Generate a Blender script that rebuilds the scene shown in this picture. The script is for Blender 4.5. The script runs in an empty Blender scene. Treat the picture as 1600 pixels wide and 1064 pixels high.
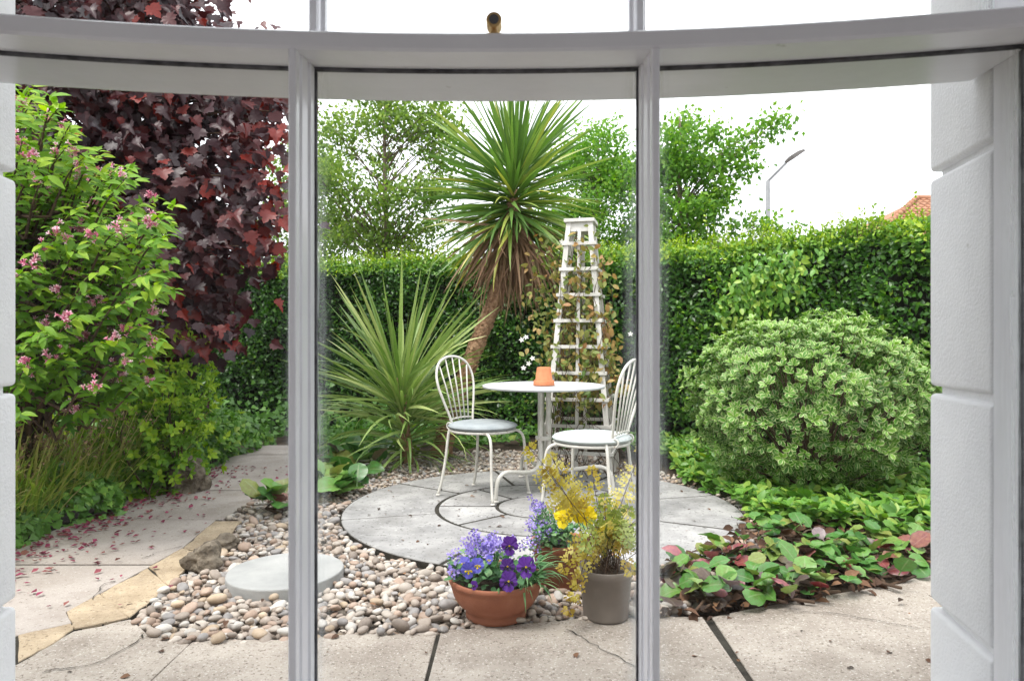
import bpy, math, random
import numpy as np
from mathutils import Vector, Matrix
SC = bpy.context.scene
COL = SC.collection
RS = np.random.RandomState(7)
random.seed(7)
R = math.radians
# ------------------------------------------------------------------ camera
CAMZ = 1.04
F = 1067.0
cd = bpy.data.cameras.new('camera'); cam = bpy.data.objects.new('camera', cd); COL.objects.link(cam)
cam.location = (0, 0, CAMZ); cam.rotation_euler = (R(90), 0, 0)
cd.sensor_width = 36; cd.lens = 24.0; cd.clip_start = .02; cd.clip_end = 3000
cd.dof.use_dof = True; cd.dof.focus_distance = 4.2; cd.dof.aperture_fstop = 9
SC.camera = cam
# ------------------------------------------------------------------ sky, sun, exposure
SUN_EL, SUN_AZ = 62, -138          # azimuth measured from +Y towards +X
w = bpy.data.worlds.new('World'); SC.world = w; w.use_nodes = True
nt = w.node_tree; nt.nodes.clear()
sky = nt.nodes.new('ShaderNodeTexSky'); sky.sky_type = 'NISHITA'; sky.sun_disc = False
sky.sun_elevation = R(SUN_EL); sky.sun_rotation = R(SUN_AZ); sky.air_density = 1.0; sky.dust_density = 6.0; sky.ozone_density = 1.0
hs = nt.nodes.new('ShaderNodeHueSaturation'); hs.inputs['Saturation'].default_value = .22   # overcast: grey-white cloud cover
bg = nt.nodes.new('ShaderNodeBackground'); bg.inputs['Strength'].default_value = .15
wo = nt.nodes.new('ShaderNodeOutputWorld')
nt.links.new(sky.outputs[0], hs.inputs['Color']); cm = nt.nodes.new('ShaderNodeMix'); cm.data_type = 'RGBA'; cm.inputs[0].default_value = .78      # even cloud layer over the clear sky
cm.inputs[7].default_value = (7.0, 7.15, 7.5, 1); nt.links.new(hs.outputs[0], cm.inputs[6]); nt.links.new(cm.outputs[2], bg.inputs[0]); nt.links.new(bg.outputs[0], wo.inputs[0])
sd = bpy.data.lights.new('sun', 'SUN'); sd.energy = 1.35; sd.angle = R(22); sd.color = (1, .96, .9)
sun = bpy.data.objects.new('sun', sd); COL.objects.link(sun)
sv = Vector((math.sin(R(SUN_AZ))*math.cos(R(SUN_EL)), math.cos(R(SUN_AZ))*math.cos(R(SUN_EL)), math.sin(R(SUN_EL))))
sun.rotation_euler = (-sv).to_track_quat('-Z', 'Y').to_euler(); sun.location = (0, 0, 20)
vs = SC.view_settings; vs.view_transform = 'Standard'; vs.look = 'None'; vs.gamma = 1; vs.exposure = 1.28; vs.use_curve_mapping = False
SC.render.engine = 'CYCLES'
cy = SC.cycles
cy.use_denoising = True
cy.max_bounces = 8; cy.diffuse_bounces = 4; cy.glossy_bounces = 3; cy.transmission_bounces = 4; cy.transparent_max_bounces = 8
cy.caustics_reflective = False; cy.caustics_refractive = False

# ------------------------------------------------------------------ helpers
def gp(px, py, z=0.0):                 # where a sight line meets the ground
    y = (CAMZ - z)*F/(py - 532.0); return ((px - 800)/F*y, y)
def at(px, py, y):                     # a point at depth y
    return np.array([(px - 800)/F*y, y, CAMZ - (py - 532)/F*y])
WO = {}                                # world origin of every object
def tag(o, label=None, cat=None, group=None, kind=None):
    if label: o['label'] = label
    if cat: o['category'] = cat
    if group: o['group'] = group
    if kind: o['kind'] = kind
    return o
def thing(name, loc, label, cat, group=None):
    o = bpy.data.objects.new(name, None); COL.objects.link(o); o.location = loc; o.empty_display_size = .1
    WO[o.name] = np.array(loc, float); return tag(o, label, cat, group)
def raw_mesh(name, V, faces, mat=None, smooth=False, attrs=None):
    me = bpy.data.meshes.new(name)
    V = np.asarray(V, np.float32)
    if isinstance(faces, tuple):                       # (loops, sizes)
        loops, sizes = faces
        me.vertices.add(len(V)); me.vertices.foreach_set('co', V.ravel())
        me.loops.add(len(loops)); me.loops.foreach_set('vertex_index', np.asarray(loops, np.int32))
        st = np.concatenate(([0], np.cumsum(sizes)[:-1])).astype(np.int32)
        me.polygons.add(len(sizes)); me.polygons.foreach_set('loop_start', st)
        try: me.polygons.foreach_set('loop_total', np.asarray(sizes, np.int32))
        except Exception: pass
    else:
        me.from_pydata([tuple(map(float, v)) for v in V], [], [tuple(int(i) for i in f) for f in faces])
    me.update(calc_edges=True); me.validate()
    if smooth: me.polygons.foreach_set('use_smooth', np.ones(len(me.polygons), bool))
    for k, a in (attrs or {}).items():
        at_ = me.attributes.new(k, 'FLOAT', 'POINT'); at_.data.foreach_set('value', np.asarray(a, np.float32))
    if mat: me.materials.append(mat)
    return me
def link(name, me, parent=None, loc=None, kind=None):
    o = bpy.data.objects.new(name, me); COL.objects.link(o)
    if parent is not None:
        o.parent = parent
        wp = WO[parent.name]
        if loc is not None: o.location = np.asarray(loc, float) - wp; WO[o.name] = np.array(loc, float)
        else: WO[o.name] = wp
    else:
        if loc is not None: o.location = loc
        WO[o.name] = np.array(loc if loc is not None else (0, 0, 0), float)
    if kind: o['kind'] = kind
    return o
def part(name, V, faces, mat, parent, smooth=False, attrs=None, kind=None):   # V in world coordinates
    V = np.asarray(V, float) - (WO[parent.name] if parent is not None else 0)
    return link(name, raw_mesh(name, V, faces, mat, smooth, attrs), parent, None, kind)
def inst(name, me, parent, loc, M=None, kind=None):     # shared mesh, M 3x3 (rotation*scale)
    o = bpy.data.objects.new(name, me); COL.objects.link(o)
    o.parent = parent
    wp = WO[parent.name] if parent is not None else 0
    m = Matrix.Identity(4)
    if M is not None:
        for i in range(3):
            for j in range(3): m[i][j] = float(M[i][j])
    l = np.asarray(loc, float) - wp
    for i in range(3): m[i][3] = float(l[i])
    o.matrix_basis = m
    WO[o.name] = np.array(loc, float)
    if kind: o['kind'] = kind
    return o
def struct(name, V, faces, mat, smooth=False):
    o = link(name, raw_mesh(name, V, faces, mat, smooth)); o['kind'] = 'structure'; return o
def bevel(o, wd, seg=2):
    m = o.modifiers.new('bevel', 'BEVEL'); m.width = wd; m.segments = seg; m.limit_method = 'ANGLE'; m.angle_limit = R(30); return o
def box(x0, x1, y0, y1, z0, z1):
    V = [(x, y, z) for z in (z0, z1) for x, y in ((x0, y0), (x1, y0), (x1, y1), (x0, y1))]
    return V, [(3, 2, 1, 0), (4, 5, 6, 7), (0, 1, 5, 4), (1, 2, 6, 5), (2, 3, 7, 6), (3, 0, 4, 7)]
def prism(poly, z0, z1):
    n = len(poly)
    a = sum(poly[i][0]*poly[(i+1) % n][1] - poly[(i+1) % n][0]*poly[i][1] for i in range(n))
    if a < 0: poly = poly[::-1]
    V = [(x, y, z0) for x, y in poly] + [(x, y, z1) for x, y in poly]
    return V, [tuple(range(n-1, -1, -1)), tuple(range(n, 2*n))] + [(i, (i+1) % n, n+(i+1) % n, n+i) for i in range(n)]
def merge(lst):
    V, Fs, o = [], [], 0
    for v, f in lst:
        V += [tuple(p) for p in v]; Fs += [tuple(i+o for i in q) for q in f]; o += len(v)
    return V, Fs
def tube(pts, rad, n=8, cap=True):
    P = np.asarray(pts, float); m = len(P)
    rad = np.full(m, rad) if np.isscalar(rad) else np.asarray(rad, float)
    T = np.gradient(P, axis=0); T /= np.linalg.norm(T, axis=1)[:, None] + 1e-9
    u = np.array([0, 0, 1.]) if abs(T[0][2]) < .9 else np.array([1., 0, 0])
    V = []
    for i in range(m):
        u = u - T[i]*np.dot(u, T[i]); u /= np.linalg.norm(u) + 1e-9
        v = np.cross(T[i], u)
        for k in range(n):
            a = 2*math.pi*k/n; V.append(P[i] + rad[i]*(math.cos(a)*u + math.sin(a)*v))
    Fs = [(i*n+k, i*n+(k+1) % n, (i+1)*n+(k+1) % n, (i+1)*n+k) for i in range(m-1) for k in range(n)]
    if cap: Fs += [tuple(range(n-1, -1, -1)), tuple(range((m-1)*n, m*n))]
    return V, Fs
def spline(pts, n=24):
    P = np.asarray(pts, float); m = len(P); out = []
    Q = np.vstack([2*P[0]-P[1], P, 2*P[-1]-P[-2]])
    for t in np.linspace(0, m-1-1e-6, n):
        i = int(t); u = t-i; a, b, c, d = Q[i], Q[i+1], Q[i+2], Q[i+3]
        out.append(.5*((2*b)+(-a+c)*u+(2*a-5*b+4*c-d)*u*u+(-a+3*b-3*c+d)*u**3))
    return np.array(out)
def lathe(prof, c, n=40):
    V = [(c[0]+r*math.cos(2*math.pi*k/n), c[1]+r*math.sin(2*math.pi*k/n), c[2]+z) for r, z in prof for k in range(n)]
    Fs = [(i*n+k, i*n+(k+1) % n, (i+1)*n+(k+1) % n, (i+1)*n+k) for i in range(len(prof)-1) for k in range(n)]
    return V, Fs + [tuple(range((len(prof)-1)*n, len(prof)*n))] if prof[-1][0] > 1e-4 else Fs
# ------------------------------------------------------------------ materials
class N:
    def __init__(s, name):
        s.m = bpy.data.materials.new(name); s.m.use_nodes = True; s.t = s.m.node_tree; s.t.nodes.clear()
        s.out = s.t.nodes.new('ShaderNodeOutputMaterial')
    def n(s, typ, **kw):
        x = s.t.nodes.new('ShaderNode'+typ)
        for k, v in kw.items():
            if k in x.inputs: s.set(x.inputs[k], v)
            else: setattr(x, k, v)
        return x
    def set(s, i, v):
        if hasattr(v, 'is_output'): s.t.links.new(v, i)
        elif hasattr(v, 'outputs'): s.t.links.new(v.outputs[0], i)
        else: i.default_value = v
    def ramp(s, fac, stops):
        r = s.n('ValToRGB', Fac=fac); e = r.color_ramp.elements
        while len(e) < len(stops): e.new(.5)
        for x, (p, c) in zip(e, stops): x.position = p; x.color = (*c, 1)
        return r
    def math(s, op, a, b=0.0):
        x = s.n('Math', operation=op); s.set(x.inputs[0], a); s.set(x.inputs[1], b); return x
    def mix(s, fac, a, b):
        x = s.n('Mix', data_type='RGBA'); s.set(x.inputs[0], fac); s.set(x.inputs[6], a); s.set(x.inputs[7], b); return x.outputs[2]
def c4(c): return (*c, 1)
def leaf_mat(name, stops, rough=.42, transl=.3, edge=None, edge_at=.55, objr=0.0, spec=.4, tcol=1.15, rib=None, mott=None):
    g = N(name); a = g.n('Attribute', attribute_name='tint')
    v = a.outputs['Fac']
    if objr:
        oi = g.n('ObjectInfo'); v = g.math('ADD', v, g.math('MULTIPLY', oi.outputs['Random'], objr))
    rp = g.ramp(v, stops); col = rp.outputs[0]
    no = g.n('TexNoise', Scale=60.0, Detail=2.0); gc = g.n('TexCoord'); g.set(no.inputs['Vector'], gc.outputs['Object'])
    hv = g.n('HueSaturation', Value=g.math('ADD', g.math('MULTIPLY', no.outputs[0], .5), .75), Color=col); col = hv.outputs[0]
    if edge:
        ea = g.n('Attribute', attribute_name='edge')
        n2 = g.n('TexNoise', Scale=90.0); g.set(n2.inputs['Vector'], gc.outputs['Object'])
        s = g.math('ADD', ea.outputs['Fac'], g.math('MULTIPLY', g.math('SUBTRACT', n2.outputs[0], .5), .5))
        er = g.ramp(s, [(edge_at-.08, (0, 0, 0)), (edge_at+.08, (1, 1, 1))])
        col = g.mix(er, col, c4(edge))
    if mott:
        n4 = g.n('TexNoise', Scale=float(mott), Detail=4.0); g.set(n4.inputs['Vector'], gc.outputs['Object'])
        h4 = g.n('HueSaturation', Color=col, Hue=g.math('ADD', g.math('MULTIPLY', n4.outputs[0], .10), .45), Value=g.math('ADD', n4.outputs[0], .5)); col = h4.outputs[0]
    if rib:
        e5 = g.n('Attribute', attribute_name='edge'); r5 = g.ramp(e5.outputs['Fac'], [(.03, (1, 1, 1)), (.10, (0, 0, 0))]); col = g.mix(g.math('MULTIPLY', r5, .38), col, c4(rib))
    b = g.n('BsdfPrincipled', Roughness=rough); g.set(b.inputs['Base Color'], col); b.inputs['Specular IOR Level'].default_value = spec
    tr = g.n('BsdfTranslucent'); hv2 = g.n('HueSaturation', Saturation=1.15, Value=tcol, Color=col); g.set(tr.inputs[0], hv2.outputs[0])
    mx = g.n('MixShader'); g.set(mx.inputs[0], transl); g.set(mx.inputs[1], b); g.set(mx.inputs[2], tr)
    g.t.links.new(mx.outputs[0], g.out.inputs[0]); return g.m
def surf_mat(name, ca, cb, scale=6, rough=.8, bump=.3, bscale=60, speck=None, speck2=None, blot=None, objr=.0, spec=.3, bdist=.004, mid=(.35, .65), detail=8.0, metal=0.0):
    g = N(name); tc = g.n('TexCoord'); P = tc.outputs['Object']
    gi = g.n('NewGeometry'); P = gi.outputs['Position']
    n1 = g.n('TexNoise', Scale=float(scale), Detail=detail, Roughness=.6); g.set(n1.inputs['Vector'], P)
    col = g.ramp(n1.outputs[0], [(mid[0], ca), (mid[1], cb)]).outputs[0]
    if objr:
        oi = g.n('ObjectInfo'); hv = g.n('HueSaturation', Value=g.math('ADD', g.math('MULTIPLY', oi.outputs['Random'], objr), 1-objr/2), Color=col); col = hv.outputs[0]
    if blot:
        n6 = g.n('TexNoise', Scale=2.1, Detail=9.0, Roughness=.72); g.set(n6.inputs['Vector'], P)
        col = g.mix(g.math('MULTIPLY', g.ramp(n6.outputs[0], [(.50, (0, 0, 0)), (.66, (1, 1, 1))]), .75), col, c4(blot))
    for sk_ in (speck, speck2):
        if not sk_: continue
        sc, amt, c = sk_
        n3 = g.n('TexNoise', Scale=float(sc), Detail=3.0, Roughness=.7); g.set(n3.inputs['Vector'], P)
        col = g.mix(g.ramp(n3.outputs[0], [(amt, (0, 0, 0)), (amt+.08, (1, 1, 1))]), col, c4(c))
    b = g.n('BsdfPrincipled', Roughness=rough, Metallic=metal); g.set(b.inputs['Base Color'], col); b.inputs['Specular IOR Level'].default_value = spec
    if bump:
        n2 = g.n('TexNoise', Scale=float(bscale), Detail=5.0); g.set(n2.inputs['Vector'], P)
        bp = g.n('Bump', Strength=bump, Distance=bdist); g.set(bp.inputs['Height'], n2.outputs[0]); g.set(b.inputs['Normal'], bp)
    g.t.links.new(b.outputs[0], g.out.inputs[0]); return g.m
def glass_mat():
    g = N('window glass'); fr = g.n('Fresnel', IOR=1.5); gl = g.n('BsdfGlossy', Roughness=.02); tr = g.n('BsdfTransparent', Color=(.975, .985, .98, 1))
    mx = g.n('MixShader'); g.set(mx.inputs[0], fr); g.set(mx.inputs[1], tr); g.set(mx.inputs[2], gl)
    # milky vertical streaks along the pane edges, painted in for reflections beside the bars
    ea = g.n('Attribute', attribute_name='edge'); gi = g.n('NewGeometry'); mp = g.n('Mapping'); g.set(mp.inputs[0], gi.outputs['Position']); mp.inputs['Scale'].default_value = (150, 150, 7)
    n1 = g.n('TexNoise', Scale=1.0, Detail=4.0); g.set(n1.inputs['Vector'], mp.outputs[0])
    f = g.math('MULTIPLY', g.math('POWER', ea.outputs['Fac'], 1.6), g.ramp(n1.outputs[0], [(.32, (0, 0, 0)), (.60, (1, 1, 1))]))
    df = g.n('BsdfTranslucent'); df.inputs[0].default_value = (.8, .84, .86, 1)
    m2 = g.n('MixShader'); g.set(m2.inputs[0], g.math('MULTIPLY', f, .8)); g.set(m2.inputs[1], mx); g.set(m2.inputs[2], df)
    g.t.links.new(m2.outputs[0], g.out.inputs[0]); return g.m
M = dict(
 soil=surf_mat('soil', (.035, .024, .016), (.09, .065, .045), 9, .95, .8, 45, bdist=.02),
 gravelbase=surf_mat('gravel grit', (.09, .075, .06), (.2, .17, .14), 60, .95, .8, 120, bdist=.01),
 concrete=surf_mat('terrace concrete', (.31, .268, .228), (.46, .41, .355), 3.2, .92, .8, 160, speck=(85, .565, (.19, .155, .125)), speck2=(120, .58, (.60, .56, .51)), blot=(.24, .20, .165), objr=.12, bdist=.005),
 path=surf_mat('path concrete', (.34, .295, .26), (.47, .42, .385), 4.2, .92, .7, 150, speck=(60, .61, (.21, .18, .155)), speck2=(130, .60, (.58, .54, .50)), blot=(.27, .23, .20), objr=.12, bdist=.003),
 mortar=surf_mat('yellow mortar', (.38, .295, .20), (.54, .43, .30), 6, .95, 1.0, 90, speck=(80, .585, (.18, .13, .08)), speck2=(110, .60, (.56, .48, .38)), blot=(.26, .20, .14), bdist=.006),
 circle=surf_mat('blue-grey riven slab', (.27, .265, .262), (.44, .43, .42), 4.5, .8, .9, 26, speck=(45, .585, (.12, .115, .108)), speck2=(30, .64, (.52, .51, .50)), blot=(.24, .232, .222), objr=.26, bdist=.008),
 joint=surf_mat('dark joint', (.02, .018, .014), (.05, .045, .035), 20, .95, .4),
 step=surf_mat('pale stepping stone', (.31, .315, .31), (.41, .41, .40), 5, .85, .4, 100, speck=(110, .66, (.2, .2, .19))),
 rock=surf_mat('tufa rock', (.07, .055, .04), (.26, .22, .17), 14, .95, 1.0, 40, bdist=.02),
 paint=surf_mat('white frame paint', (.84, .84, .87), (.90, .90, .93), 5, .24, .35, 22, spec=.6, bdist=.003, speck=(18, .72, (.55, .53, .52))),
 stucco=surf_mat('white stucco', (.83, .83, .84), (.89, .89, .895), 9, .9, .5, 190, spec=.2, bdist=.004, speck=(35, .70, (.66, .65, .63))),
 putty=surf_mat('grey putty', (.05, .05, .055), (.15, .15, .16), 40, .8, .3),
 room=surf_mat('room plaster', (.40, .39, .40), (.46, .45, .46), 2, .9, .1),
 floorw=surf_mat('room boards', (.42, .38, .34), (.5, .46, .42), 5, .6, .1),
 brass=surf_mat('brass', (.62, .40, .16), (.75, .52, .24), 30, .42, .05, metal=.55, spec=.5),
 iron=surf_mat('cream painted iron', (.60, .575, .52), (.72, .70, .65), 14, .5, .3, 70, speck=(24, .64, (.27, .14, .06)), bdist=.002),
 tabletop=surf_mat('grey white table paint', (.52, .53, .54), (.64, .65, .66), 8, .4, .1, spec=.5),
 cushion=surf_mat('pale blue grey cushion', (.28, .31, .325), (.36, .39, .40), 12, .8, .4, 260),
 cushion2=surf_mat('pale mint cushion', (.44, .48, .475), (.52, .56, .55), 12, .8, .4, 260),
 wood=surf_mat('weathered white wood', (.54, .52, .48), (.68, .66, .62), 10, .7, .4, 90, speck=(26, .66, (.3, .28, .25))),
 terra=surf_mat('terracotta', (.27, .095, .052), (.35, .14, .08), 9, .8, .3, 90, speck=(30, .68, (.5, .3, .22))),
 terra2=surf_mat('bright terracotta', (.50, .17, .075), (.60, .23, .11), 12, .75, .3, 90),
 plastic=surf_mat('taupe plastic', (.19, .165, .145), (.235, .205, .18), 8, .5, .1, 60, spec=.4),
 bark=surf_mat('bark', (.10, .075, .05), (.24, .19, .14), 18, .9, 1.0, 40, bdist=.015),
 cbark=surf_mat('cordyline bark', (.22, .115, .065), (.46, .29, .18), 26, .9, 1.0, 45, bdist=.015),
 twig=surf_mat('twig', (.05, .03, .02), (.14, .09, .06), 12, .9, .4),
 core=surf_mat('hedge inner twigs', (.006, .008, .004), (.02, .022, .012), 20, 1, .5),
 galv=surf_mat('galvanised steel', (.16, .165, .17), (.22, .225, .23), 3, .6, .1),
 lampdark=surf_mat('lamp head grey', (.07, .065, .06), (.11, .10, .095), 4, .6, .1),
 tile=surf_mat('clay roof tile', (.25, .11, .06), (.36, .19, .12), 2.5, .85, .3, 20, objr=.25),
 brick=surf_mat('house render', (.5, .45, .4), (.6, .55, .5), 2, .9, .2),
)
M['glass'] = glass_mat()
LM = dict(
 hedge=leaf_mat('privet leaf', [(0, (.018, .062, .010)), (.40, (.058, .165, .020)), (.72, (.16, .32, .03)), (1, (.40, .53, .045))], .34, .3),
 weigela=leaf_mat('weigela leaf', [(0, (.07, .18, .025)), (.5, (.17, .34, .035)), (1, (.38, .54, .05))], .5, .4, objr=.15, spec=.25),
 purple=leaf_mat('purple maple leaf', [(0, (.014, .007, .011)), (.5, (.042, .013, .017)), (.75, (.095, .017, .017)), (1, (.26, .03, .02))], .42, .25, objr=.1, spec=.45, tcol=1.7),
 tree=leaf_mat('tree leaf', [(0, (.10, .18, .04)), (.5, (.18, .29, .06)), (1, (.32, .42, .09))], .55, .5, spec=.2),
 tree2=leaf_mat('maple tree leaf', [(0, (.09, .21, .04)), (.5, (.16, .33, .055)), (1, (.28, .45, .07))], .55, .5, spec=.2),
 cord=leaf_mat('cordyline blade', [(0, (.07, .15, .035)), (.40, (.15, .27, .06)), (.62, (.28, .38, .09)), (.75, (.55, .50, .10))], .36, .3, objr=.75, spec=.5),
 cordin=leaf_mat('inner cordyline blade', [(0, (.07, .15, .035)), (.40, (.15, .27, .06)), (.62, (.28, .38, .09)), (.75, (.55, .50, .10))], .36, .3, spec=.5),
 cord2=leaf_mat('young cordyline blade', [(0, (.14, .25, .055)), (.5, (.31, .43, .12)), (.85, (.54, .60, .24))], .4, .25, objr=.8, spec=.5),
 dead=leaf_mat('dead cordyline blade', [(0, (.14, .075, .045)), (.5, (.30, .18, .11)), (1, (.46, .32, .21))], .7, .1, objr=.9, spec=.2),
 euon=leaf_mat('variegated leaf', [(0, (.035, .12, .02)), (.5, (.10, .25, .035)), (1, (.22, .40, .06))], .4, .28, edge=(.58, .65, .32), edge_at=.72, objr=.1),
 cover=leaf_mat('ground cover leaf', [(0, (.06, .16, .03)), (.6, (.15, .33, .05)), (1, (.36, .48, .08))], .4, .3),
 ivy=leaf_mat('ivy leaf', [(0, (.07, .17, .035)), (.6, (.16, .35, .06)), (1, (.34, .52, .09))], .38, .25, edge=(.25, .38, .2), edge_at=1.1),
 grass=leaf_mat('border blade', [(0, (.12, .24, .04)), (.5, (.28, .40, .07)), (.8, (.48, .50, .14)), (1, (.5, .42, .22))], .5, .35),
 seed=leaf_mat('dry seed head', [(0, (.16, .10, .06)), (1, (.36, .24, .14))], .8, .1),
 berg=leaf_mat('bergenia green leaf', [(0, (.04, .12, .03)), (.35, (.09, .23, .045)), (.65, (.17, .32, .07)), (.85, (.24, .27, .07))], .28, .2, edge=(.22, .10, .06), edge_at=1.08, objr=.85, spec=.5, rib=(.32, .40, .20), mott=9),
 bergred=leaf_mat('bergenia red leaf', [(0, (.17, .03, .035)), (.4, (.27, .055, .06)), (.7, (.22, .10, .06)), (.9, (.38, .14, .16))], .36, .2, edge=(.09, .07, .04), edge_at=.98, objr=.9, spec=.5, rib=(.36, .2, .15), mott=7),
 bergpur=leaf_mat('bergenia purple leaf', [(0, (.04, .028, .022)), (.5, (.10, .06, .05)), (.8, (.14, .13, .06)), (.95, (.22, .16, .18))], .4, .15, objr=.9, spec=.5, rib=(.25, .2, .16), mott=7),
 debris=leaf_mat('dry leaf', [(0, (.03, .018, .012)), (.6, (.12, .06, .035)), (1, (.28, .15, .08))], .8, .1),
 fern=leaf_mat('yellowing fern', [(0, (.22, .10, .03)), (.3, (.40, .29, .05)), (.6, (.52, .44, .075)), (1, (.66, .60, .22))], .5, .4),
 ferngreen=leaf_mat('pale green fern', [(0, (.17, .24, .05)), (1, (.36, .42, .10))], .5, .35),
 clem=leaf_mat('clematis leaf', [(0, (.10, .17, .04)), (.5, (.25, .28, .07)), (.8, (.40, .28, .09)), (1, (.38, .20, .08))], .5, .35),
 pink=leaf_mat('pink flower', [(0, (.60, .12, .26)), (.5, (.76, .30, .42)), (1, (.86, .66, .70))], .6, .3, objr=.3),
 petal=leaf_mat('fallen petal', [(0, (.17, .02, .05)), (.6, (.30, .04, .10)), (1, (.26, .11, .07))], .7, .1),
 white=leaf_mat('white flower', [(0, (.8, .78, .72)), (1, (.85, .84, .8))], .6, .3),
 lob=leaf_mat('lobelia flower', [(0, (.22, .16, .55)), (1, (.46, .38, .78))], .6, .3),
 vio=leaf_mat('violet pansy', [(0, (.035, .008, .10)), (1, (.13, .03, .33))], .6, .2, objr=.6),
 vblue=leaf_mat('blue viola', [(0, (.10, .10, .55)), (1, (.22, .20, .72))], .6, .2, objr=.6),
 yel=leaf_mat('yellow pansy', [(0, (.85, .64, .008)), (1, (.9, .74, .015))], .6, .25, objr=.5),
 blot=leaf_mat('dark petal blotch', [(0, (.01, .004, .02)), (1, (.02, .005, .03))], .7, .0),
 vleaf=leaf_mat('viola leaf', [(0, (.05, .15, .05)), (.6, (.11, .26, .10)), (1, (.24, .40, .17))], .45, .25),
)
PEB = []
for i, (a, b) in enumerate([((.30, .25, .21), (.40, .34, .29)), ((.40, .35, .30), (.52, .46, .40)), ((.24, .225, .215), (.33, .31, .30)), ((.36, .26, .20), (.46, .35, .28)), ((.48, .45, .41), (.58, .55, .51)), ((.20, .165, .14), (.30, .25, .21)), ((.42, .32, .22), (.5, .4, .3))]):
    PEB.append(surf_mat('pebble stone %d' % i, a, b, 30, .65, .2, 150, objr=.35, bdist=.001))
def norm(a): return a/(np.linalg.norm(a, axis=-1, keepdims=True)+1e-9)
def frames(axis, nrm):
    y = norm(np.asarray(axis, float)); x = norm(np.cross(y, nrm)); z = np.cross(x, y)
    return np.stack([x, y, z], axis=2)
# ------------------------------------------------------------------ leaf templates: (verts, faces, edge)
def leaf_t(segs=4, wd=.28, fold=.12, droop=.15, peak=.45, wave=0.0, stalk=0.0, rnd_=.8):
    V, E, Fs, rows = [], [], [], []
    for i in range(segs+1):
        t = i/segs; w_ = wd*(math.sin(math.pi*min(1, t**(math.log(.5)/math.log(peak))))**rnd_)
        z = -droop*t*t; y = stalk+t*(1-stalk) if stalk else t
        if i in (0, segs): rows.append((len(V),)); V.append((0, y, z)); E.append(.7)
        else:
            k = len(V); rows.append((k, k+1, k+2)); wv = wave*math.sin(i*2.3)
            V += [(-w_, y, z+fold*w_+wv), (0, y, z), (w_, y, z+fold*w_-wv)]; E += [1, 0, 1]
    for a, b in zip(rows[:-1], rows[1:]):
        if len(a) == 1: Fs += [(a[0], b[1], b[0]), (a[0], b[2], b[1])]
        elif len(b) == 1: Fs += [(a[0], a[1], b[0]), (a[1], a[2], b[0])]
        else: Fs += [(a[0], a[1], b[1], b[0]), (a[1], a[2], b[2], b[1])]
    if stalk:
        k = len(V); V += [(-.02, 0, 0), (.02, 0, 0), (.02, stalk+.1, 0.005), (-.02, stalk+.1, 0.005)]; E += [0]*4; Fs.append((k, k+1, k+2, k+3))
    return np.array(V), Fs, np.array(E)
def maple_t():
    h = [(.10, -.10), (.34, -.04), (.42, .10), (.62, .16), (.50, .28), (.66, .50), (.44, .50), (.40, .62), (.22, .60), (.22, .78)]
    out = [(0, 0)]+h+[(0, 1.0)]+[(-x, y) for x, y in h[::-1]]
    V = [(0, .36, 0)]+[(x, y, .18*abs(x)-.12*y*y + .03*math.sin(9*x+7*y)) for x, y in out]
    n = len(out); Fs = [(0, 1+i, 1+(i+1) % n) for i in range(n)]
    return np.array(V), Fs, np.array([0]+[1]*n)
def ivy_t():
    h = [(.22, -.10), (.46, .05), (.34, .28), (.36, .42), (.16, .55)]
    out = [(0, 0)]+h+[(0, .95)]+[(-x, y) for x, y in h[::-1]]
    V = [(0, .3, 0)]+[(x, y, .15*abs(x)-.1*y*y) for x, y in out]; n = len(out)
    return np.array(V), [(0, 1+i, 1+(i+1) % n) for i in range(n)], np.array([0]+[1]*n)
def small_t(wd=.3):
    return np.array([(0, 0, 0), (-wd, .45, .1), (0, 1, -.08), (wd, .45, .1)], float), [(0, 2, 1), (0, 3, 2)], np.array([0, 1, .5, 1.])
T_OVAL = leaf_t(4, .27, .25, .18); T_LANCE = leaf_t(4, .19, .3, .28, .42); T_EUON = leaf_t(3, .30, .2, .12, .55)
T_SMALL = small_t(); T_MAPLE = maple_t(); T_IVY = ivy_t()
T_HEDGE = leaf_t(2, .3, .25, .1)
def cloud(tm, pos, Mx, scale):
    T, Fs, E = tm; n = len(pos); k = len(T)
    V = np.einsum('nij,kj->nki', Mx, T)*np.asarray(scale).reshape(-1, 1, 1) + pos[:, None, :]
    lp = np.concatenate([np.array(f) for f in Fs]); sz = np.array([len(f) for f in Fs])
    L = (lp[None, :] + (np.arange(n)*k)[:, None]).ravel(); S = np.tile(sz, n)
    return V.reshape(-1, 3), (L, S), np.tile(E, n), k
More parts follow.
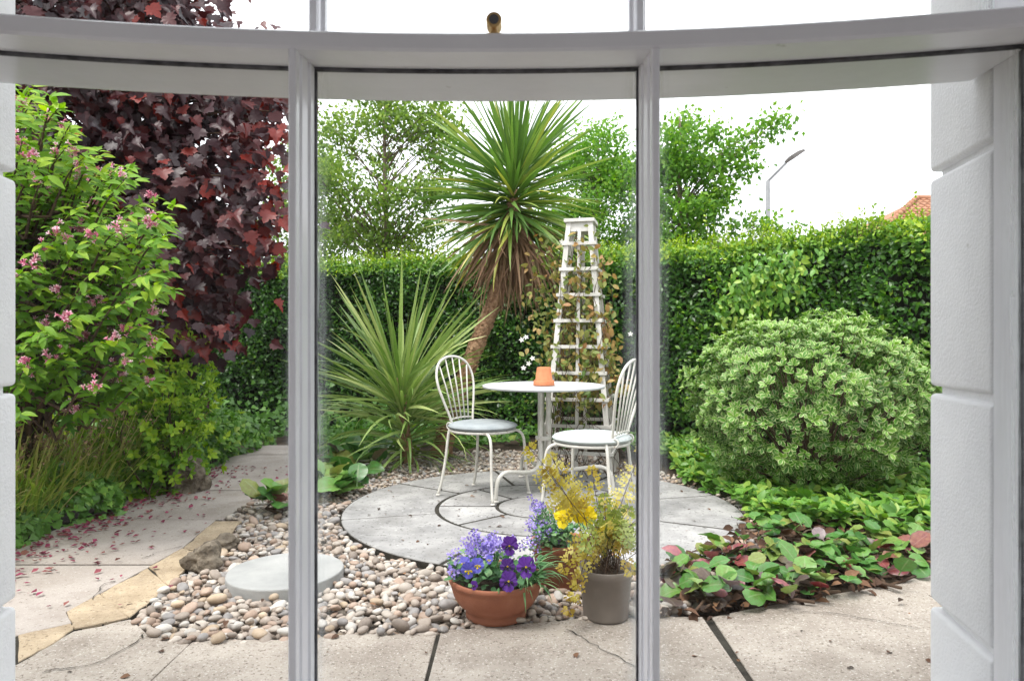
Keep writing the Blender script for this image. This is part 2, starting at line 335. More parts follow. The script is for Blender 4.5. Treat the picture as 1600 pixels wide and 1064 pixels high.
def leaves(parent, tm, pos, Mx, scale, tint, mat, indiv=0, name='leaf', fname='foliage', kind='stuff'):
    pos = np.asarray(pos, float); scale = np.broadcast_to(np.asarray(scale, float), (len(pos),)); tint = np.broadcast_to(np.asarray(tint, float), (len(pos),))
    rest = np.ones(len(pos), bool)
    if indiv:
        d = np.maximum(pos[:, 1], .1); px = 800+pos[:, 0]/d*F; py = 532-(pos[:, 2]-CAMZ)/d*F
        ok = (px > 30) & (px < 1450) & (py > 120) & (py < 1060)
        sc_ = np.where(ok, scale/np.linalg.norm(pos-np.array([0, 0, CAMZ]), axis=1)*np.abs(Mx[:, 1, 2]).clip(.3, 1), 0)
        idx = np.argsort(-sc_)[:indiv]; idx = idx[sc_[idx] > 0]; rest[idx] = False
        K = 6; qs = np.quantile(tint, np.linspace(0, 1, K+1)); vm = []
        for i in range(K):
            tv = float((qs[i]+qs[i+1])/2)
            vm.append(raw_mesh(name, tm[0], tm[1], mat, True, {'tint': np.full(len(tm[0]), tv), 'edge': tm[2]}))
        for i in idx:
            b = int(np.clip(np.searchsorted(qs, tint[i])-1, 0, K-1))
            inst(name, vm[b], parent, pos[i], Mx[i]*scale[i])
    if rest.any():
        V, fc, E, k = cloud(tm, pos[rest], Mx[rest], scale[rest])
        return part(fname, V, fc, mat, parent, True, {'tint': np.repeat(tint[rest], k), 'edge': E}, kind)
def rnd(n, s=1.0): return RS.normal(0, s, (n, 3))
def inpoly(x, y, poly):
    c = np.zeros(len(x), bool); n = len(poly)
    for i in range(n):
        (x1, y1), (x2, y2) = poly[i], poly[(i+1) % n]
        c ^= ((y1 > y) != (y2 > y)) & (x < (x2-x1)*(y-y1)/(y2-y1+1e-12)+x1)
    return c
def sample_poly(poly, n):
    P = np.array(poly); lo, hi = P.min(0), P.max(0); out = np.zeros((0, 2))
    while len(out) < n:
        q = RS.uniform(lo, hi, (n*2, 2)); out = np.vstack([out, q[inpoly(q[:, 0], q[:, 1], poly)]])
    return out[:n]
def rosette(pos, axis, nl, tilt=(.5, 1.1)):
    """leaf positions and frames round shoot tips"""
    n = len(pos); ax = norm(axis)
    a = np.cross(ax, np.where(np.abs(ax[:, 2:3]) < .9, np.array([[0, 0, 1.]]), np.array([[1., 0, 0]]))); a = norm(a); b = np.cross(ax, a)
    P, A, Nn = [], [], []
    ph0 = RS.uniform(0, 6.28, n)
    for k in range(nl):
        ph = ph0+2*math.pi*k/nl+RS.normal(0, .25, n); tl = RS.uniform(tilt[0], tilt[1], n)
        rad = a*np.cos(ph)[:, None]+b*np.sin(ph)[:, None]
        d = ax*np.cos(tl)[:, None]+rad*np.sin(tl)[:, None]
        nr = ax*np.sin(tl)[:, None]-rad*np.cos(tl)[:, None]
        P.append(pos+d*.004); A.append(d); Nn.append(nr+RS.normal(0, .2, (n, 3)))
    return np.concatenate(P), frames(np.concatenate(A), np.concatenate(Nn))

# ================================================================== THE SETTING
S_ = 600.0
struct('ground', [(-S_, -S_, -.05), (S_, -S_, -.05), (S_, S_, -.05), (-S_, S_, -.05)], [(0, 1, 2, 3)], M['soil'])
CX, CY = .18, 4.22
# --- terrace slabs in front of the window
TB = [gp(-330, 960), gp(27, 1036), gp(72, 1014), gp(115, 985), gp(202, 967), gp(230, 991), gp(288, 1004), gp(450, 997), gp(683, 986), gp(845, 972), gp(960, 966), gp(1040, 966), gp(1104, 966), gp(1250, 948), gp(1360, 925), gp(1450, 900)]
terr = struct('terrace', *prism([(-4.5, 1.27), (-4.5, 2.0)]+[(x, y-.015) for x, y in TB[1:]]+[(4.5, 2.7), (4.5, 1.27)], -.045, -.002), M['joint'])
def slab(poly, z0, z1, mat, parent, name='paving_slab', bv=.0035):
    o = part(name, *prism(poly, z0, z1), mat, parent); bevel(o, bv, 2); return o
def wob(a, b, n=7, s=.006):
    a, b = np.array(a), np.array(b); return [tuple(a+(b-a)*t+(RS.normal(0, s, 2) if 0 < t < 1 else 0)) for t in np.linspace(0, 1, n)]
g_ = .004
e1, e2, e3 = -1.10, -.264, .717
f_ = 1.275
slab([(e1-g_, f_), (e1-g_, 2.335)]+wob(gp(283, 1005), gp(230, 992), 3, .0)+wob(gp(228, 990), gp(204, 969), 3, .003)+wob(gp(202, 969), gp(115, 988), 5)+wob(gp(115, 988), gp(27, 1039), 6)+[(-1.9, f_)], -.03, .004, M['concrete'], terr)
slab([(-1.912, f_), (-1.912, 2.17), (-2.9, 2.17), (-2.9, f_)], -.03, .001, M['concrete'], terr)
slab([(-2.912, f_), (-2.912, 2.17), (-4.4, 2.17), (-4.4, f_)], -.03, .003, M['concrete'], terr)
slab([(e1+g_, f_), (e2-g_, f_), (e2-g_, gp(683, 986)[1])]+wob(gp(678, 987), gp(300, 1003), 9), -.03, .002, M['concrete'], terr)
slab([(e2+g_, f_), (e3-g_, f_), (e3-g_, gp(1104, 966)[1])]+wob(gp(1098, 966), gp(960, 967), 4)+wob(gp(950, 966), gp(690, 986), 7), -.03, .005, M['concrete'], terr)
slab([(e3+g_, f_), (1.9, f_), (1.9, gp(1480, 896)[1])]+wob(gp(1470, 898), gp(1112, 965), 9), -.03, .003, M['concrete'], terr)
slab([(1.912, f_), (4.4, f_), (4.4, 3.2), (1.912, gp(1482, 896)[1])], -.03, .001, M['concrete'], terr)
# hairline cracks that the slabs show, as thin dark strips sunk in the surface
def crack(pts, wd, name='crack', parent=terr, mat='joint', z=.0085):
    P = [np.array(gp(*p)) for p in pts]; Q = []
    for a, b in zip(P[:-1], P[1:]): Q += [a+(b-a)*t+RS.normal(0, .005, 2) for t in np.linspace(0, 1, 7)[:-1]]
    Q.append(P[-1]); Q = np.array(Q); T = norm(np.gradient(Q, axis=0)); Nn = np.stack([-T[:, 1], T[:, 0]], 1)
    wv = wd*RS.uniform(.3, 1.0, len(Q))[:, None]
    V = [(*p, z) for p in Q+Nn*wv]+[(*p, z) for p in Q-Nn*wv]; n = len(Q)
    return part(name, V, [(i, i+1, n+i+1, n+i) for i in range(n-1)][::-1], M[mat], parent)
crack([(70, 1052), (150, 1040), (215, 1005), (225, 992)], .003)
crack([(885, 985), (930, 1012), (990, 1042), (1020, 1055)], .0025)
crack([(1215, 958), (1300, 960), (1440, 985)], .002)
# --- garden path on the left
PA = [gp(*p) for p in [(-20, 1010), (27, 993), (112, 974), (103, 957), (155, 928), (188, 910), (231, 887), (285, 857), (310, 835), (336, 814)]]
PBd = [gp(*p) for p in [(27, 1036), (72, 1013), (115, 984), (202, 966), (235, 940), (267, 918), (289, 893), (307, 864), (347, 850), (379, 814)]]
path = struct('garden_path', *prism([(-2.55, 1.9), (-2.55, 6.75), (-1.58, 6.75), (-1.69, 4.9), (-1.70, 4.0)]+PBd[::-1][1:]+[(-1.9, 1.9)], -.045, -.001), M['joint'])
g_ = .007
dj = [2.19, 3.16, 3.95, 4.72, 5.47, 6.2, 6.75]
XL = -2.5
def xr(y): return -1.68+.10*max(0, y-4.9)/1.5
def clipA(y0, y1):                                    # path side of the yellow mortar between two depths
    P = np.array(PA); ys = P[:, 1]; out = [(np.interp(y0, ys[2:], P[2:, 0]), y0)] if y0 > ys[3] else []
    out += [tuple(p) for p in P if y0 < p[1] < y1]
    out += [(np.interp(y1, ys, P[:, 0]), y1)]
    return out
PAs = sorted(PA, key=lambda p: p[1])
slab([(XL, 2.18)]+[(XL, dj[1]-g_)]+clipA(2.0, dj[1]-g_)[::-1], -.03, .003, M['path'], path)
slab([(XL, dj[1]+g_), (XL, dj[2]-g_)]+clipA(dj[1]+g_, dj[2]-g_)[::-1], -.03, .006, M['path'], path)
for k in range(2, 6):
    y0, y1 = dj[k]+g_, dj[k+1]-g_
    slab([(XL, y0), (XL, y1), (xr(y1), y1), (xr(y0), y0)], -.03, .004+.003*(k % 2), M['path'], path)
slab([(-1.585, 5.5), (-1.57, 6.74), (-.9, 6.74), (-1.0, 6.0), (-1.3, 5.5)], -.03, .004, M['path'], path)
for poly in ([PA[1], PA[2], PBd[2], PBd[1], PBd[0]], [PA[2], PA[3], PA[4], PBd[3], PBd[2]], [PA[4], PA[5], PA[6], PBd[5], PBd[4], PBd[3]], [PA[6], PA[7], PBd[7], PBd[6], PBd[5]], [PA[7], PA[8], PA[9], PBd[9], PBd[8], PBd[7]]):
    c = np.mean(poly, 0); pp = []
    for a, b in zip(poly, poly[1:]+poly[:1]): pp += wob(np.array(a)+(c-a)*.025, np.array(b)+(c-b)*.025, 5, .004)[:-1]
    slab(pp, -.03, .002+RS.uniform(0, .004), M['mortar'], path, 'mortar_patch', .004)
crack([(500/2.77, 680+640/2.77), (450/2.77, 680+650/2.77), (400/2.77, 680+720/2.77)], .003, parent=path, z=.0095)
crack([(220, 876), (240, 868), (285, 856)], .003, parent=path, z=.0115)
# --- circular patio
pat = struct('circular_patio', *prism([(CX+1.205*math.cos(a), CY+1.205*math.sin(a)) for a in np.linspace(0, 2*math.pi, 72, endpoint=False)], -.045, .0115), M['joint'])
def sector(r0, r1, a0, a1, gap=.0105):
    n = max(3, int((a1-a0)*r1/.06)); A = np.linspace(a0, a1, n)
    P = [(r1*math.cos(a), r1*math.sin(a)) for a in np.linspace(a0+gap/r1, a1-gap/r1, n)]
    P += [(r0*math.cos(a), r0*math.sin(a)) for a in np.linspace(a1-gap/r0, a0+gap/r0, n)]
    return [(CX+x, CY+y) for x, y in P]
for r0, r1, J in ((.282, .63, [178, 221, 265, 310, 355, 400, 445, 490]), (.652, 1.2, [145, 195, 245, 288, 333, 375, 420, 465])):
    for k in range(8):
        a0 = J[k]; a1 = J[(k+1) % 8]+(360 if k == 7 else 0)
        slab(sector(r0, r1, R(a0), R(a1)), -.03, .016+RS.uniform(-.002, .003), M['circle'], pat, 'paving_slab', .007)
slab([(CX+.262*math.cos(a), CY+.262*math.sin(a)) for a in np.linspace(0, 2*math.pi, 40, endpoint=False)], -.03, .017, M['circle'], pat, 'centre_stone', .007)
# --- pebbles
GP = [gp(*p) for p in [(205, 968), (232, 941), (268, 917), (291, 893), (310, 865), (350, 851), (382, 815)]]+[(-1.675, 4.0), (-1.675, 4.75), (-1.55, 5.3)]+[gp(*p) for p in [(560, 727), (640, 712), (720, 707), (820, 704), (900, 704)]]
GP += [(1.15, 5.35), (1.62, 4.7), (1.62, 4.1), (1.2, 3.2), gp(1060, 962)]
GP += [gp(*p) for p in [(960, 970), (845, 975), (683, 990), (450, 1000), (288, 1008), (230, 994)]]
grav = struct('gravel_bed', *prism(GP, -.048, -.02), M['gravelbase'])
SS = (-.985, 2.97, .245)
bm_ico = None
import bmesh
def ico(sub):
    b = bmesh.new(); bmesh.ops.create_icosphere(b, subdivisions=sub, radius=1)
    V = np.array([v.co[:] for v in b.verts]); Fs = [tuple(v.index for v in f.verts) for f in b.faces]; b.free(); return V, Fs
IV, IF = ico(2)
def pebble_shape():
    v = IV.copy(); q = rnd(3, .8)
    v *= (1+.10*np.sin(v@q[0]*2+1)+.08*np.sin(v@q[1]*2.4))[:, None]
    return np.sign(v)*np.abs(v)**.92
PV = [pebble_shape() for _ in range(14)]
pebs = []
cell = {}
def try_peb(x, y, r, z, dens):
    k = (int(x/.06), int(y/.06))
    for i in (-1, 0, 1):
        for j in (-1, 0, 1):
            for (a, b, c, l) in cell.get((k[0]+i, k[1]+j), ()):
                if l == z and (a-x)**2+(b-y)**2 < (dens*(c+r))**2: return
    cell.setdefault(k, []).append((x, y, r, z)); pebs.append((x, y, r, z))
for layer, n, dens in ((0, 34000, .70), (1, 9000, .95)):
    Q = sample_poly(GP, n)
    dc = np.hypot(Q[:, 0]-CX, Q[:, 1]-CY); ds = np.hypot(Q[:, 0]-SS[0], Q[:, 1]-SS[1])
    Q = Q[(dc > 1.225) & (ds > SS[2]-.01)]; dc = np.hypot(Q[:, 0]-CX, Q[:, 1]-CY)
    for x, y in Q:
        back = y > 4.4
        r = RS.uniform(.009, .018) if back else RS.choice([RS.uniform(.010, .016), RS.uniform(.015, .023), RS.uniform(.022, .030)], p=[.4, .45, .15])
        if math.hypot(x-CX, y-CY) < 1.205+r: continue
        try_peb(x, y, r, layer, dens)
print('pebbles', len(pebs))
pm = {}
order = sorted(range(len(pebs)), key=lambda i: -(pebs[i][2]*(1.6 if pebs[i][3] else 1)/max(pebs[i][1], .1)))
ind = set(order[:300])
acc = {i: ([], []) for i in range(len(PEB))}
for i, (x, y, r, l) in enumerate(pebs):
    if l == 1 and RS.rand() < .25: continue
    sx, sy, sz = r*RS.uniform(.95, 1.5), r*RS.uniform(.75, 1.0), r*RS.uniform(.5, .75)
    e = Matrix.Rotation(RS.uniform(0, 6.28), 3, 'Z') @ Matrix.Rotation(RS.normal(0, .22), 3, 'X') @ Matrix.Rotation(RS.normal(0, .22), 3, 'Y')
    A = np.array(e) @ np.diag([sx, sy, sz]); z = -.012+sz*.55+(.020 if l else 0)
    vi = RS.randint(14); mi = RS.choice(len(PEB), p=[.22, .2, .17, .14, .12, .1, .05])
    if i in ind:
        if (vi, mi) not in pm: pm[vi, mi] = raw_mesh('pebble', PV[vi], IF, PEB[mi], True)
        inst('pebble', pm[vi, mi], grav, (x, y, z), A)
    else:
        V, fl = acc[mi]; fl.append(len(V)); V.append(PV[vi]@A.T+np.array([x, y, z]))
f0 = np.array(IF)
for mi, (V, _) in acc.items():
    if not V: continue
    n = len(V); VV = np.concatenate(V); L = (f0.ravel()[None]+(np.arange(n)*len(IV))[:, None]).ravel()
    part('small_pebbles', VV, (L, np.full(n*len(IF), 3)), PEB[mi], grav, True, None, 'stuff')
# stepping stone
t = thing('stepping_stone', (SS[0], SS[1], -.03), 'round pale grey stepping stone lying in the pebbles', 'paving stone')
o = part('disc', *prism([(SS[0]+SS[2]*math.cos(a)*(1+.008*math.sin(5*a)), SS[1]+SS[2]*math.sin(a)) for a in np.linspace(0, 2*math.pi, 56, endpoint=False)], -.04, .045), M['step'], t); bevel(o, .006)
# rocks
def rock(px, py, rx, rz, label, seed):
    x, y = gp(px, py); rs = np.random.RandomState(seed)
    b = bmesh.new(); bmesh.ops.create_icosphere(b, subdivisions=4, radius=1); V = np.array([v.co[:] for v in b.verts]); Fs = [tuple(v.index for v in f.verts) for f in b.faces]; b.free()
    d = np.zeros(len(V))
    for f, a in ((1.5, .2), (3, .14), (6, .09), (12, .06), (24, .03)):
        for _ in range(3): q = rs.normal(0, 1, 3); d += a*np.sin(V@q*f+rs.uniform(0, 6))*.6
    V = V*(1+d)[:, None]*np.array([rx, rx*.8, rz])+np.array([x, y, rz*.55])
    t = thing('rock', (x, y, 0), label, 'rock'); part('stone', V, Fs, M['rock'], t, True)
rock(316, 890, .075, .075, 'dark pitted tufa rock at the edge of yellow mortar and pebbles', 3)
rock(352, 858, .075, .05, 'low brown rock between the path and the pebbles', 4)
rock(290, 768, .15, .15, 'rough grey rock half hidden in the ivy border beside the path', 5)
rock(500, 726, .09, .05, 'pink brown stone under the young cordyline', 6)

# ================================================================== HOUSE, WINDOW
WX = -.06; RB = 3.5
def bowy(x, off=0): return 1.0+off-(RB-math.sqrt(RB*RB-(x-WX)**2))
XR, XLw = .742, -.885
win = thing('bow_window', (WX, 1.0, .30), 'white painted bow window with slim glazing bars and a curved transom', 'window')
def sweep(name, prof, x0, x1, mat, parent=win, n=40, smooth=False):
    xs = np.linspace(x0, x1, n); m = len(prof)
    V = [(x, bowy(x, o), z) for x in xs for o, z in prof]
    Fs = [(i*m+k, i*m+(k+1) % m, (i+1)*m+(k+1) % m, (i+1)*m+k) for i in range(n-1) for k in range(m)]
    Fs += [tuple(range(m-1, -1, -1)), tuple(range((n-1)*m, n*m))]
    return part(name, V, Fs, mat, parent)
tr = sweep('transom', [(0, 1.4675), (.0, 1.488), (.004, 1.4915), (.15, 1.4915), (.15, 1.478), (.073, 1.466), (.058, 1.4655), (.056, 1.4635), (.004, 1.4635)], XLw, XR, M['paint'])
sweep('glazing_groove', [(.0735, 1.4625), (.0735, 1.476), (.0785, 1.476), (.0785, 1.4605)], XLw+.002, XR-.002, M['putty'], tr)
sweep('drip_rail', [(.0790, 1.4615), (.0790, 1.487), (.205, 1.479), (.205, 1.4615), (.195, 1.459)], XLw+.001, XR-.001, M['paint'], tr)
sweep('bottom_rail', [(-.01, .32), (-.01, .38), (.04, .39), (.12, .38), (.12, .32)], XLw, XR, M['paint'])
sweep('head_rail', [(-.01, 2.15), (-.01, 2.25), (.17, 2.25), (.17, 2.15)], XLw, XR, M['paint'])
def bar(name, cx, prof, z0, z1, mat=M['paint'], parent=win):
    # prof: (off, halfwidth) front to back, symmetric
    y0 = bowy(cx); P = [(cx-h, y0+o) for o, h in prof]+[(cx+h, y0+o) for o, h in prof[::-1]]
    return bevel(part(name, *prism(P, z0, z1), mat, parent), .0012, 2)
LB = [(0, .0040), (.002, .0058), (.016, .0062), (.018, .0040), (.022, .0040), (.024, .0078), (.045, .0098), (.048, .0070), (.052, .0070), (.054, .0120), (.072, .0125)]
BX = (-.3195, .2090)
for cx in BX:
    bar('glazing_bar', cx, LB, .389, 1.464)
    bar('putty_line', cx, [(.0722, .0150), (.0805, .0150)], .389, 1.46, M['putty'], win)
    bar('glazing_bar', cx, [(.081, .0125), (.092, .010), (.10, .006)], .389, 1.46)
    bar('upper_glazing_bar', cx-.002, [(.112, .005), (.118, .008), (.128, .0085), (.130, .006), (.134, .006), (.136, .0135), (.15, .0135), (.162, .008)], 1.4925, 2.15)
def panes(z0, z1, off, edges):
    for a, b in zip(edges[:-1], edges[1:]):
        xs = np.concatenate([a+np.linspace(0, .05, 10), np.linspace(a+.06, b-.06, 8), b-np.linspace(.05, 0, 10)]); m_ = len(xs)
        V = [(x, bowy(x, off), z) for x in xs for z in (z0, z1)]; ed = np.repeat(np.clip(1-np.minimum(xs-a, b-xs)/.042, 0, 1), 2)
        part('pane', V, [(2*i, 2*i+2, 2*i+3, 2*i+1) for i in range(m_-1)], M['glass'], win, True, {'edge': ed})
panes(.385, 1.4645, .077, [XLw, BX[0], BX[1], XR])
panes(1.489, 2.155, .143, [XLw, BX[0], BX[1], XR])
yj = bowy(XR)
for x0, x1, nm in ((XR, XR+.06, 1), (XLw-.06, XLw, -1)):
    xin = x0 if nm == 1 else x1; s = nm
    bevel(part('jamb', *box(x0, x1, yj-.02, 1.053, .30, 2.25), M['paint'], win), .002)
    xa = sorted((xin-s*.012, xin-s*.0005)); bevel(part('inner_bead', *box(*xa, yj-.01, yj+.068, .392, 1.462), M['paint'], win), .003)
    xa = sorted((xin-s*.007, xin-s*.0005)); part('putty_line', *box(*xa, yj+.0685, yj+.084, .392, 1.459), M['putty'], win)
sp = bar  # brass stay pin on the transom
bx_, by_ = (772-800)/F*1.02, 1.02
pin = part('stay_plate', *box(bx_-.011, bx_+.011, by_-.009, by_+.012, 1.4915, 1.4955), M['brass'], win); bevel(pin, .001)
st = part('stay_pin', *lathe([(.0075, 0), (.0075, .003), (.0045, .006), (.0042, .011), (.007, .014), (.0001, .016)], (bx_, by_, 1.4955), 20), M['brass'], win, True)
kn = tube([(bx_, by_-.012, 1.514), (bx_, by_+.016, 1.514)], .0115, 20); o = part('stay_knob', *kn, M['brass'], win); bevel(o, .0015)
part('knob_hole', *tube([(bx_, by_-.0126, 1.514), (bx_, by_-.011, 1.514)], .0072, 16), M['putty'], o)
# house wall with quoin blocks on each side of the opening
wall = thing('house_wall', (0, 1.2, -.05), 'white stucco house wall with grooved quoin blocks beside the window', 'wall')
part('wall_face', *prism([(1.25, 1.07), (1.25, 1.262), (5.2, 1.262), (5.2, 1.07)], -.05, 2.62), M['stucco'], wall)
part('wall_face', *prism([(-1.40, 1.07), (-1.40, 1.262), (-5.2, 1.262), (-5.2, 1.07)], -.05, 2.62), M['stucco'], wall)
part('wall_face', *box(-1.40, 1.25, 1.07, 1.262, 2.252, 2.62), M['stucco'], wall)
part('wall_face', *box(-.95, .80, .97, 1.262, -.05, .299), M['stucco'], wall)
gz = [-.05, .157, .553, .949, 1.345, 1.741, 2.137, 2.251]
for s, a, b, far in ((1, .742, .779, 1.26), (-1, -.887, -.924, -1.41)):
    part('groove_back', *prism([(a+s*.013, 1.058), (b+s*.014, 1.258), (far, 1.255), (far, 1.058)], -.05, 2.25), M['stucco'], wall)
    for z0, z1 in zip(gz[:-1], gz[1:]):
        z0_, z1_ = z0+(.007 if z0 > 0 else 0), z1-.007
        o = part('quoin_block', *prism([(a, 1.0555), (b, 1.275), (far-s*.002, 1.275), (far-s*.002, 1.0555)], z0_, z1_), M['stucco'], wall); bevel(o, .009, 4)
        for p in o.data.polygons: p.use_smooth = True
# the room the window belongs to
struct('room_floor', *box(-2.5, 2.5, -3.4, .9, -.02, .04), M['floorw'])
struct('room_ceiling', *box(-2.5, 2.5, -3.4, 1.06, 2.5, 2.6), M['room'])
rw = [box(-2.5, 2.5, -3.5, -3.4, .04, 2.5)]
struct('room_wall_back', *merge(rw), M['room'])
for s, nm in ((-1, 'left'), (1, 'right')):
    xa, xb = sorted((s*2.5, s*2.4))
    struct('room_wall_'+nm, *merge([box(xa, xb, -3.4, 1.06, .04, .7), box(xa, xb, -3.4, 1.06, 2.25, 2.5), box(xa, xb, -3.4, -2.9, .7, 2.25), box(xa, xb, .2, 1.06, .7, 2.25)]), M['room'])  # unseen side openings, added and sized to let daylight onto the window frame
struct('room_wall_front', *merge([box(.81, 2.4, .98, 1.05, .04, 2.5), box(-2.4, -.955, .98, 1.05, .04, 2.5), box(-.955, .81, .98, 1.05, 2.256, 2.5)]), M['room'])

# ================================================================== HEDGE
HP = spline([(-6.5, 8.3), (-4.2, 8.3), (-2.3, 8.15), (-.3, 7.75), (1.3, 7.05), (2.4, 6.1), (3.15, 5.2), (4.0, 4.3), (5.2, 3.4)], 120)[:, :2] if False else np.array([p[:2] for p in spline([(-6.5, 8.3, 0), (-4.2, 8.3, 0), (-2.3, 8.15, 0), (-.3, 7.75, 0), (1.3, 7.05, 0), (2.4, 6.1, 0), (3.15, 5.2, 0), (4.0, 4.3, 0), (5.2, 3.4, 0)], 140)])
HT = norm(np.gradient(HP, axis=0)); HN = np.stack([HT[:, 1], -HT[:, 0]], 1)      # towards the garden
hl = np.concatenate(([0], np.cumsum(np.linalg.norm(np.diff(HP, axis=0), axis=1))))
HH, HD = 1.97, .95
hedge = thing('hedge', (float(HP[70][0]), float(HP[70][1]), -.05), 'tall clipped green hedge curving round the back of the garden', 'hedge')
def lump(u, v, a=.07): return a*(np.sin(u*2.1+v*1.3)+.7*np.sin(u*4.7-v*3.1+1)+.5*np.sin(u*9.3+v*7.7+2))
def hp(s): return np.stack([np.interp(s, hl, HP[:, 0]), np.interp(s, hl, HP[:, 1])], 1), norm(np.stack([np.interp(s, hl, HN[:, 0]), np.interp(s, hl, HN[:, 1])], 1))
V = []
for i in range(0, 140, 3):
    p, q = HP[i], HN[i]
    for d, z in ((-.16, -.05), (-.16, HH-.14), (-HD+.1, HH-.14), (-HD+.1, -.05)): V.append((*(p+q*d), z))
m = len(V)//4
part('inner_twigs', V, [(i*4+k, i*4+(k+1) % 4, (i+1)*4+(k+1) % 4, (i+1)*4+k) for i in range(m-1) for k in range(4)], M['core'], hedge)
n = 78000
s = RS.uniform(hl[8], hl[-8], n); v = RS.uniform(.05, HH, n)
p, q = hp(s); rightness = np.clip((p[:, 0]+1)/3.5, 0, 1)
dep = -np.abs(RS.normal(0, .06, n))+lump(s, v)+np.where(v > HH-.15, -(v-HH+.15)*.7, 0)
pat_ = np.sin(s*3.3+1)*np.sin(v*5.1+s)+.6*np.sin(s*7.1+v*6); keep = ~((v < .25) & (RS.rand(n) < .6)) & ~((pat_ > .55) & (v < HH-.3) & (RS.rand(n) < .5)); tpat = .06*np.sin(s*1.9)*np.sin(v*3+s*2)-.05*(pat_ > .4); tpat = tpat[keep]; s, v, p, q, dep, rightness = [a[keep] for a in (s, v, p, q, dep, rightness)]; n = len(s)
pos = np.concatenate([p+q*dep[:, None], v[:, None]], 1)
nr = np.concatenate([q, np.full((n, 1), .55)], 1)+rnd(n, .38)
ax = rnd(n, 1)+np.array([0, 0, .25])+np.concatenate([q*.5, np.zeros((n, 1))], 1)
tint = np.clip(.33+.17*RS.normal(0, 1, n)+.5*np.clip((v-(HH-.22))/.22, 0, 1)**1.5+.9*dep-.10+.20*rightness+tpat, 0, 1)  # left-hand leaves tinted darker, painting in the shade of the purple tree
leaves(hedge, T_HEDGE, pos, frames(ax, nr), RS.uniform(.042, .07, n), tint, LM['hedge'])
n = 34000
s = RS.uniform(hl[8], hl[-8], n); u = RS.uniform(-HD+.05, .02, n); p, q = hp(s)
z = HH-.03+lump(s*1.3, u*4, .034)+RS.normal(0, .02, n)-np.clip(u+.1, 0, 1)*.8
pos = np.concatenate([p+q*u[:, None], z[:, None]], 1)
leaves(hedge, T_HEDGE, pos, frames(rnd(n, .7)+np.array([0, 0, .6]), rnd(n, .6)+np.array([0, 0, .8])-np.array([0, .3, 0])), RS.uniform(.03, .05, n), np.clip(.75+.14*RS.normal(0, 1, n), 0, 1), LM['hedge'], fname='top_growth')
# young shoots on top
ns = 900; s = RS.uniform(hl[8], hl[-8], ns); u = RS.uniform(-.6, .0, ns); p, q = hp(s); hgt = RS.gamma(2.2, .028, ns)+.03+.06*(RS.rand(ns) < .05)
B = np.concatenate([p+q*u[:, None], np.full((ns, 1), HH-.05)], 1); D = norm(rnd(ns, .18)+np.array([0, 0, 1]))
part('shoot_stems', *merge([tube([B[i], B[i]+D[i]*(hgt[i]+.05)], [.0022, .0012], 3, False) for i in range(ns)]), M['twig'], hedge, kind='stuff')
P_, M_ = [], []
for f in np.linspace(.3, 1, 6):
    a, b = rosette(B+D*(hgt*f+.05)[:, None], D, 2, (.5, 1.0)); P_.append(a); M_.append(b)
P_ = np.concatenate(P_); M_ = np.concatenate(M_)
leaves(hedge, T_HEDGE, P_, M_, RS.uniform(.022, .042, len(P_)), np.clip(RS.normal(.88, .1, len(P_)), 0, 1), LM['hedge'], fname='shoot_leaves')
# ================================================================== TREES
def tree(name, base, label, cen, rad, nclump, nleaf, lsize, mat, trunk_r, tm=T_SMALL, extra=(), clr=.28, seed=1, group=None, trunk_top=.75):
    rs = np.random.RandomState(seed); t = thing(name, base, label, 'tree', group)
    base, cen, rad = map(lambda a: np.array(a, float), (base, cen, rad))
    C = []
    while len(C) < nclump:
        d = rs.normal(0, 1, 3); d /= np.linalg.norm(d); r_ = rs.uniform(.25, 1)**.45
        C.append(cen+d*r_*rad)
    C = np.array(C+[np.array(e) for e in extra])
    top = cen+np.array([0, 0, rad[2]*trunk_top])
    tk = spline([base, base*.45+cen*.55+np.array([rs.normal(0, .08), 0, 0])*rad[0], cen, top], 20)
    tk_r = np.linspace(trunk_r, trunk_r*.2, 20)
    parts = [tube(tk, tk_r, 8)]
    for c in C:
        hz = np.clip((c[2]-base[2])-np.hypot(*(c-cen)[:2])*.9, (cen[2]-rad[2]*.9-base[2]), top[2]-base[2]); i = int(np.argmin(np.abs(tk[:, 2]-base[2]-hz)))
        a = tk[i]; mid = a*.5+c*.5+np.array([0, 0, .06*np.linalg.norm(c-a)])+rs.normal(0, .05, 3)*np.linalg.norm(c-a)
        r0 = min(tk_r[i]*.5, .007*np.linalg.norm(c-a)+.004)
        parts.append(tube(spline([a, mid, c], 8), np.linspace(r0, .004, 8), 5))
        for _ in range(2):
            parts.append(tube([mid*.4+c*.6, c+rs.normal(0, clr*.8, 3)], [.004, .002], 4, False))
    part('trunk', *merge(parts), M['bark'], t, True)
    ci = rs.randint(0, len(C), nleaf)
    P = C[ci]+rs.normal(0, 1, (nleaf, 3))*np.array([clr, clr, clr*.7])
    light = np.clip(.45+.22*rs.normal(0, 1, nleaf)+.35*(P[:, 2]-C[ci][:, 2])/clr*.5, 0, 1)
    A = rs.normal(0, 1, (nleaf, 3))+np.array([0, 0, -.5]); Nn = rs.normal(0, .7, (nleaf, 3))+np.array([0, -.3, .8])
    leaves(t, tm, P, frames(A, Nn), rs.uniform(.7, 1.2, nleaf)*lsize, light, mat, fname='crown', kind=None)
    return t
tree('garden_tree', (-2.02, 11, -.05), 'slender airy green tree behind the hedge, branches showing against the sky', (-2.05, 11, 3.65), (1.45, 1.2, 1.65), 105, 12500, .085, LM['tree'], .075, clr=.17, seed=11)
